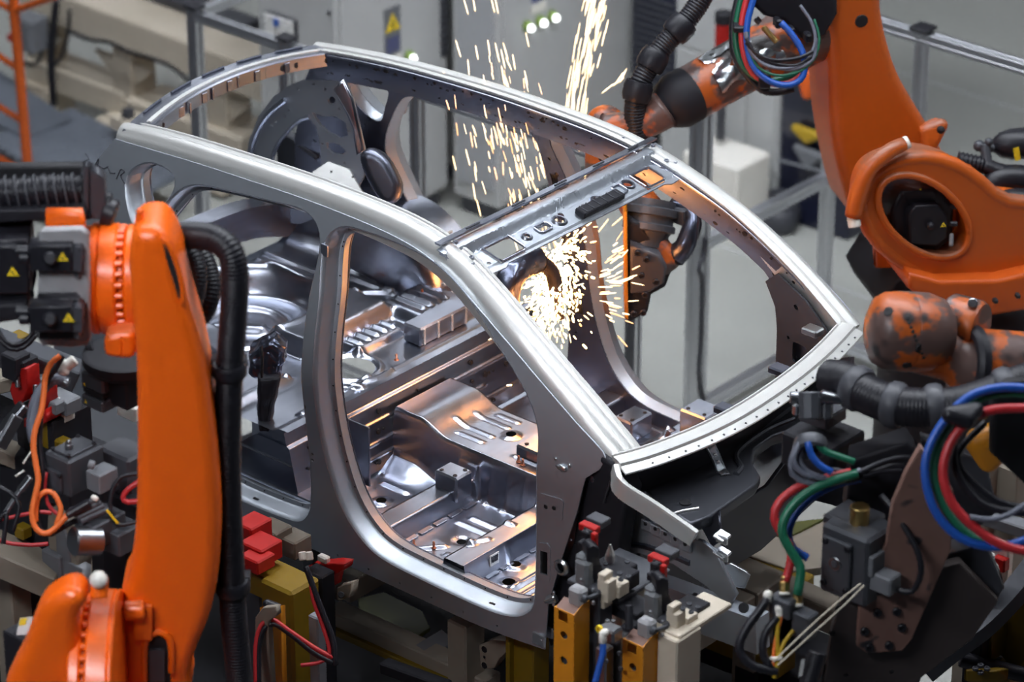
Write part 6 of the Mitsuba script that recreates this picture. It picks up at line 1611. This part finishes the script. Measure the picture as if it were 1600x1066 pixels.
part(lg, 'knob', cat(cyl(gb + [-.06, .06, .008], gb + [-.06, .06, .03], .014), ico(gb + [-.06, .06, .035], .01, 1)), 'machined')
part(lg, 'connector', cat(axisbox(155, 745, 12.85, .07, .09, .075, .004), cyl(L4(138, 725, -.1), L4(148, 728, -.1), .016)), 'mid_grey')
part(lg, 'drive', axisbox(200, 720, 13.0, .16, .12, .22, .01), 'dark_grey')
part(lg, 'yoke', axisbox(214, 790, 13.0, .14, .12, .2, .01), 'black_paint')
part(lg, 'motor', lathe(L4(113, 846, -.1), unit(RT * .85 + FW * .5), [(0, 0), (.046, 0), (.052, .006), (.052, .10), (0, .10)], 36), 'machined', label='round steel motor end')
part(lg, 'motor_body', cat(axisbox(145, 826, 12.85, .10, .16, .10, .006), axisbox(185, 838, 12.9, .12, .12, .09, .006)), 'gun_grey')
part(lg, 'rods', cat([cyl(L4(108 + i * 6, 800 + i * 5, -.08), L4(152 + i * 6, 780 + i * 5, -.08), .012) for i in range(4)]), 'dark_grey', kind='stuff')
part(lg, 'tag', slab([(165, 798), (168, 797), (186, 818), (182, 819)], L4(175, 808, -.15), CAMH, .003, .0005), 'sticker_yellow')
part(lg, 'fitting', cyl(L4(146, 782, -.1), L4(150, 775, -.1), .014), 'white_plastic')
oc = [(94, 556), (80, 568), (71, 588), (68, 618), (64, 645), (56, 668), (52, 695), (56, 725), (60, 750), (55, 775), (50, 800), (53, 820), (63, 832), (76, 833), (90, 822), (107, 803)]
part(lg, 'orange_cable', tube([L4(px, py, -.09) for px, py in oc], .0105, 10), 'cable_orange', True, 'orange cable')
part(lg, 'orange_cable', tube([L4(px, py, -.07) for px, py in ((56, 815), (56, 795), (60, 778), (72, 768), (84, 772), (92, 786), (95, 800), (88, 820))], .0095, 10), 'cable_orange', True, 'loop of the orange cable')
part(lg, 'black_cable', tube([L4(px, py, -.05) for px, py in ((98, 556), (88, 575), (76, 592), (66, 625), (62, 690), (66, 740), (58, 800), (70, 836), (95, 826), (120, 812))], .010, 10), 'rubber', True)
part(lg, 'red_cable', tube([L4(px, py, -.04) for px, py in ((72, 738), (70, 760), (74, 785), (85, 800), (105, 812))], .007, 8), 'hose_red', True)
part(lg, 'red_cable', tube([L4(px, py, -.02) for px, py in ((225, 748), (200, 765), (192, 778), (200, 785), (225, 782))], .010, 8), 'hose_red', True)
part(lg, 'black_cable', tube([L4(px, py, -.04) for px, py in ((215, 740), (190, 745), (176, 765), (172, 795), (185, 820), (215, 815))], .008, 8), 'rubber', True)
part(lg, 'cable_end', beam(L4(104, 806, -.1), L4(140, 785, -.1), .03, .025), 'black_plastic')
for p0, p1 in (((24, 745), (38, 735)), ((36, 725), (58, 690))):
    part(lg, 'tie', tube([L4(*p0), L4(*p1)], .004, 6), 'white_plastic', True)
part(lg, 'stand', box(L4(200, 800, .25) + [0, 0, -1.0], (.14, .14, 2.0)), 'black_paint')

# things around the left edge
ls = thing('fixture_rail', 'cream fixture rail with red clamps at the left edge', 'fixture')
L5 = lambda px, py, dd=0.0: at(px, py, d=13.6 + dd)
part(ls, 'beam', beam(L5(-60, 520), L5(120, 590, .1), .12, .10), 'gun_grey')
part(ls, 'beam', beam(L5(-60, 590, .3), L5(60, 560, .4), .3, .06), 'beige_shaded')
part(ls, 'beam', beam(L5(-30, 690, .1), L5(64, 728, .1), .10, .06), 'beige_shaded', label='cream ledge')
part(ls, 'beam', beam(L5(-60, 840, .1), L5(90, 905, .1), .16, .10), 'beige_shaded', label='lower cream beam')
part(ls, 'bracket', slab([(74, 790), (92, 800), (112, 820), (120, 860), (122, 905), (78, 880), (72, 830)], L5(95, 850), NEAR, .08, .012), 'beige_shaded', label='cream bracket')
part(ls, 'bracket_recess', slab([(84, 815), (100, 825), (108, 850), (110, 885), (88, 874)], L5(95, 850, -.01), NEAR, .02, .01), 'mid_grey')
part(ls, 'leg', box(L5(98, 930, .15) + [0, 0, -.7], (.1, .1, 1.8)), 'mid_grey')
part(ls, 'leg', box(L5(20, 930, .3) + [0, 0, -.7], (.1, .1, 1.8)), 'beige_shaded')
part(ls, 'plate', slab([(62, 1000), (62, 905), (85, 868), (128, 890), (128, 940), (70, 990)], L5(95, 930, .1), NEAR, .05, .006), 'mid_grey')
for px, py in ((30, 600), (58, 625)):
    k = part(ls, 'clamp', cat(slab([(px - 16, py + 10), (px - 12, py - 4), (px - 2, py - 8), (px + 2, py - 24), (px + 10, py - 22), (px + 12, py + 8), (px + 4, py + 30), (px - 8, py + 34)], L5(px, py, -.1), NEAR, .07, .008)), 'red', label='red clamp')
    part(k, 'rod', cyl(L5(px - 3, py - 24, -.12), L5(px - 2, py + 6, -.12), .010), 'machined')
part(ls, 'clamp', slab([(36, 655), (70, 640), (72, 660), (50, 672), (36, 668)], L5(50, 660, -.05), NEAR, .08, .008), 'red')
part(ls, 'black_block', cat(box(L5(25, 570, -.1), (.08, .08, .1)), box(L5(34, 566, -.08), (.1, .08, .06))), 'black_paint')
part(ls, 'black_block', box(L5(85, 670, .1), (.2, .2, .2)), 'black_paint')
part(ls, 'steel_strip', cat(beam(L5(-10, 690, -.15), L5(38, 632, -.15), .05, .03), beam(L5(0, 700, -.2), L5(28, 650, -.2), .02, .05)), 'machined')
part(ls, 'yellow_part', cat(box(L5(76, 675), (.05, .05, .12)), box(L5(92, 692), (.1, .05, .05)), box(L5(30, 540, .1), (.06, .06, .1)), box(L5(70, 790, .1), (.05, .05, .08)), box(L5(36, 830, .1), (.05, .05, .05)), box(L5(104, 640, .2), (.06, .05, .06))), 'yellow_shaded', label='yellow parts', kind='stuff')
part(ls, 'grey_block', cat(box(L5(98, 628, -.02), (.12, .08, .06)), box(L5(60, 590, .05), (.1, .08, .05)), box(L5(86, 634, -.08), (.06, .05, .05))), 'mid_grey', kind='stuff')
part(ls, 'cream_block', cat(box(L5(80, 632, -.05), (.06, .06, .05)), box(L5(100, 640, .0), (.06, .06, .08)), box(L5(205, 640, .2), (.1, .06, .06))), 'white_plastic', kind='stuff')
part(ls, 'support', box(L5(30, 760, .35), (.9, .3, .5)), 'black_paint')
part(ls, 'post', box(L5(30, 760, .4) + [0, 0, -.9], (.2, .2, 1.8)), 'black_paint')
part(ls, 'lever', cat(beam(L5(8, 802, -.3), L5(32, 765, -.3), .02, .015), beam(L5(30, 768, -.3), L5(48, 745, -.3), .03, .02)), 'machined')
for pts, nm in ((((0, 812), (30, 806), (60, 800), (80, 802)), 0), (((0, 845), (20, 850), (50, 852), (75, 850)), 1)):
    part(ls, 'red_cable', tube([L5(px, py, -.3) for px, py in pts], .0075, 8), 'hose_red', True)
for pts in (((-10, 505), (10, 535), (30, 538), (48, 525), (55, 505)), ((-10, 520), (15, 545), (38, 542), (60, 520)), ((-5, 760), (15, 770), (30, 790), (20, 830)), ((-5, 820), (10, 800), (5, 850))):
    part(ls, 'black_cable', tube([L5(px, py, -.6) for px, py in pts], .009, 8), 'rubber', True)

# ================================================================ lower right corner
LR = lambda px, py, dd=0.0: at(px, py, d=13.6 + dd)
rv = thing('curved_strip', 'long curved grey perforated strip at the lower right corner', 'strip')
pts = [LR(*p) for p in ((1440, 1045), (1480, 1012), (1530, 975), (1575, 930), (1620, 875))]
part(rv, 'strip', sweep(smoothpath(pts, .03), [(-.05, -.004), (.03, -.004), (.034, -.05), (.04, -.05), (.036, .004), (-.05, .004)], (0, 0, 1)), 'gun_grey', 25)
part(rv, 'strip_end', slab([(1450, 1010), (1462, 996), (1490, 988), (1505, 990), (1470, 1015), (1452, 1022)], LR(1475, 1002, -.02), unit(UP + CAMH), .01, .003), 'mid_grey')
part(rv, 'post', box(LR(1530, 985, .1) + [0, 0, -.8], (.08, .08, 1.6)), 'black_paint')
yb_ = thing('support_bracket', 'yellow support bracket in the lower right corner', 'bracket')
part(yb_, 'web', cat(slab([(1545, 970), (1610, 930), (1610, 1050), (1575, 1040), (1560, 1020), (1545, 1035)], LR(1575, 990, .15), NEAR, .03, .006), slab([(1538, 975), (1552, 970), (1548, 1035), (1534, 1040)], LR(1543, 1000, .1), NEAR, .1, .006)), 'yellow_shaded')
part(yb_, 'foot', prism([LR(*p) for p in ((1508, 1042), (1560, 1030), (1576, 1040), (1552, 1062), (1512, 1056))], UP, .05, .006), 'yellow_shaded')
for px, py in ((1524, 1046), (1532, 1041), (1542, 1046), (1532, 1052)):
    part(yb_, 'screw', bolt(LR(px, py, -.02), UP, .012, .008), 'dark_grey')
part(yb_, 'rod', cyl(LR(1500, 1030, .1), LR(1620, 1060, .1), .03), 'rubber')
part(yb_, 'post', box(LR(1570, 1060, .2) + [0, 0, -.6], (.1, .1, 1.3)), 'yellow_shaded')
pv = thing('pressure_cylinder', 'shiny chromed cylinder in front of a red valve at the right edge', 'cylinder')
q = LR(1545, 900)
part(pv, 'body', lathe(q + [0, 0, -.08], UP, [(0, 0), (.038, 0), (.04, .01), (.04, .10), (.032, .125), (.018, .13), (.018, .17), (.012, .175), (0, .175)], 28), 'steel_bright')
for a in range(4):
    part(pv, 'port', cyl(q + [-.012 + .02 * (a % 2), -.038, -.02 - .035 * (a // 2)], q + [-.012 + .02 * (a % 2), -.042, -.02 - .035 * (a // 2)], .006), 'sticker_yellow' if a == 1 else 'dark_grey')
part(pv, 'valve', cat(box(LR(1515, 870, .1), (.07, .06, .06)), box(LR(1525, 895, .1), (.06, .05, .08)), box(LR(1565, 880, .15), (.05, .04, .06))), 'red', label='red valve', kind='stuff')
part(pv, 'back', box(LR(1562, 890, .2), (.09, .04, .24)), 'white_plastic')
part(pv, 'post', box(LR(1545, 960, .15) + [0, 0, -.8], (.1, .1, 1.7)), 'black_paint')
cs_ = thing('column', 'pair of cream steel columns behind the cable loop at the right edge', 'column')
LS = lambda px, py, dd=0.0: at(px, py, d=14.6 + dd)
part(cs_, 'post', box(LS(1547, 745) + [0, 0, -.75], (.12, .2, 1.75)), 'beige_shaded')
part(cs_, 'post', box(LS(1590, 760) + [0, 0, -.75], (.12, .2, 1.75)), 'beige_shaded')
part(cs_, 'ledge', beam(LS(1520, 800, -.2), LS(1610, 830, -.2), .08, .05), 'mid_grey')
# things behind the front apron
bp = thing('cream_plate', 'cream plate over a yellow beam beyond the front apron', 'plate')
BP = lambda px, py: at(px, py, z=-.05)
part(bp, 'plate', prism([BP(*p) for p in ((1132, 852), (1150, 838), (1240, 835), (1300, 805), (1330, 800), (1330, 880), (1240, 892), (1180, 872))], UP, .04, .005), 'beige_shaded')
part(bp, 'green_patch', prism([at(p[0], p[1], z=-.04) for p in ((1150, 838), (1240, 835), (1290, 810), (1240, 815), (1190, 828))], UP, .01, .002), 'olive_plate')
part(bp, 'yellow_beam', beam(at(1125, 868, z=-.1), at(1260, 920, z=-.1), .12, .08), 'yellow_shaded')
part(bp, 'yellow_beam', beam(at(1100, 985, z=-.2), at(1230, 1040, z=-.2), .12, .08), 'yellow_shaded')
part(bp, 'dark_beam', beam(at(1100, 1000, z=-.3), at(1330, 1090, z=-.3), .18, .1), 'black_paint')
part(bp, 'leg', box(at(1240, 870, z=-.1) + [0, 0, -.4], (.12, .12, .7)), 'black_paint')
part(bp, 'leg', box(at(1180, 1020, z=-.2) + [0, 0, -.35], (.12, .12, .6)), 'black_paint')
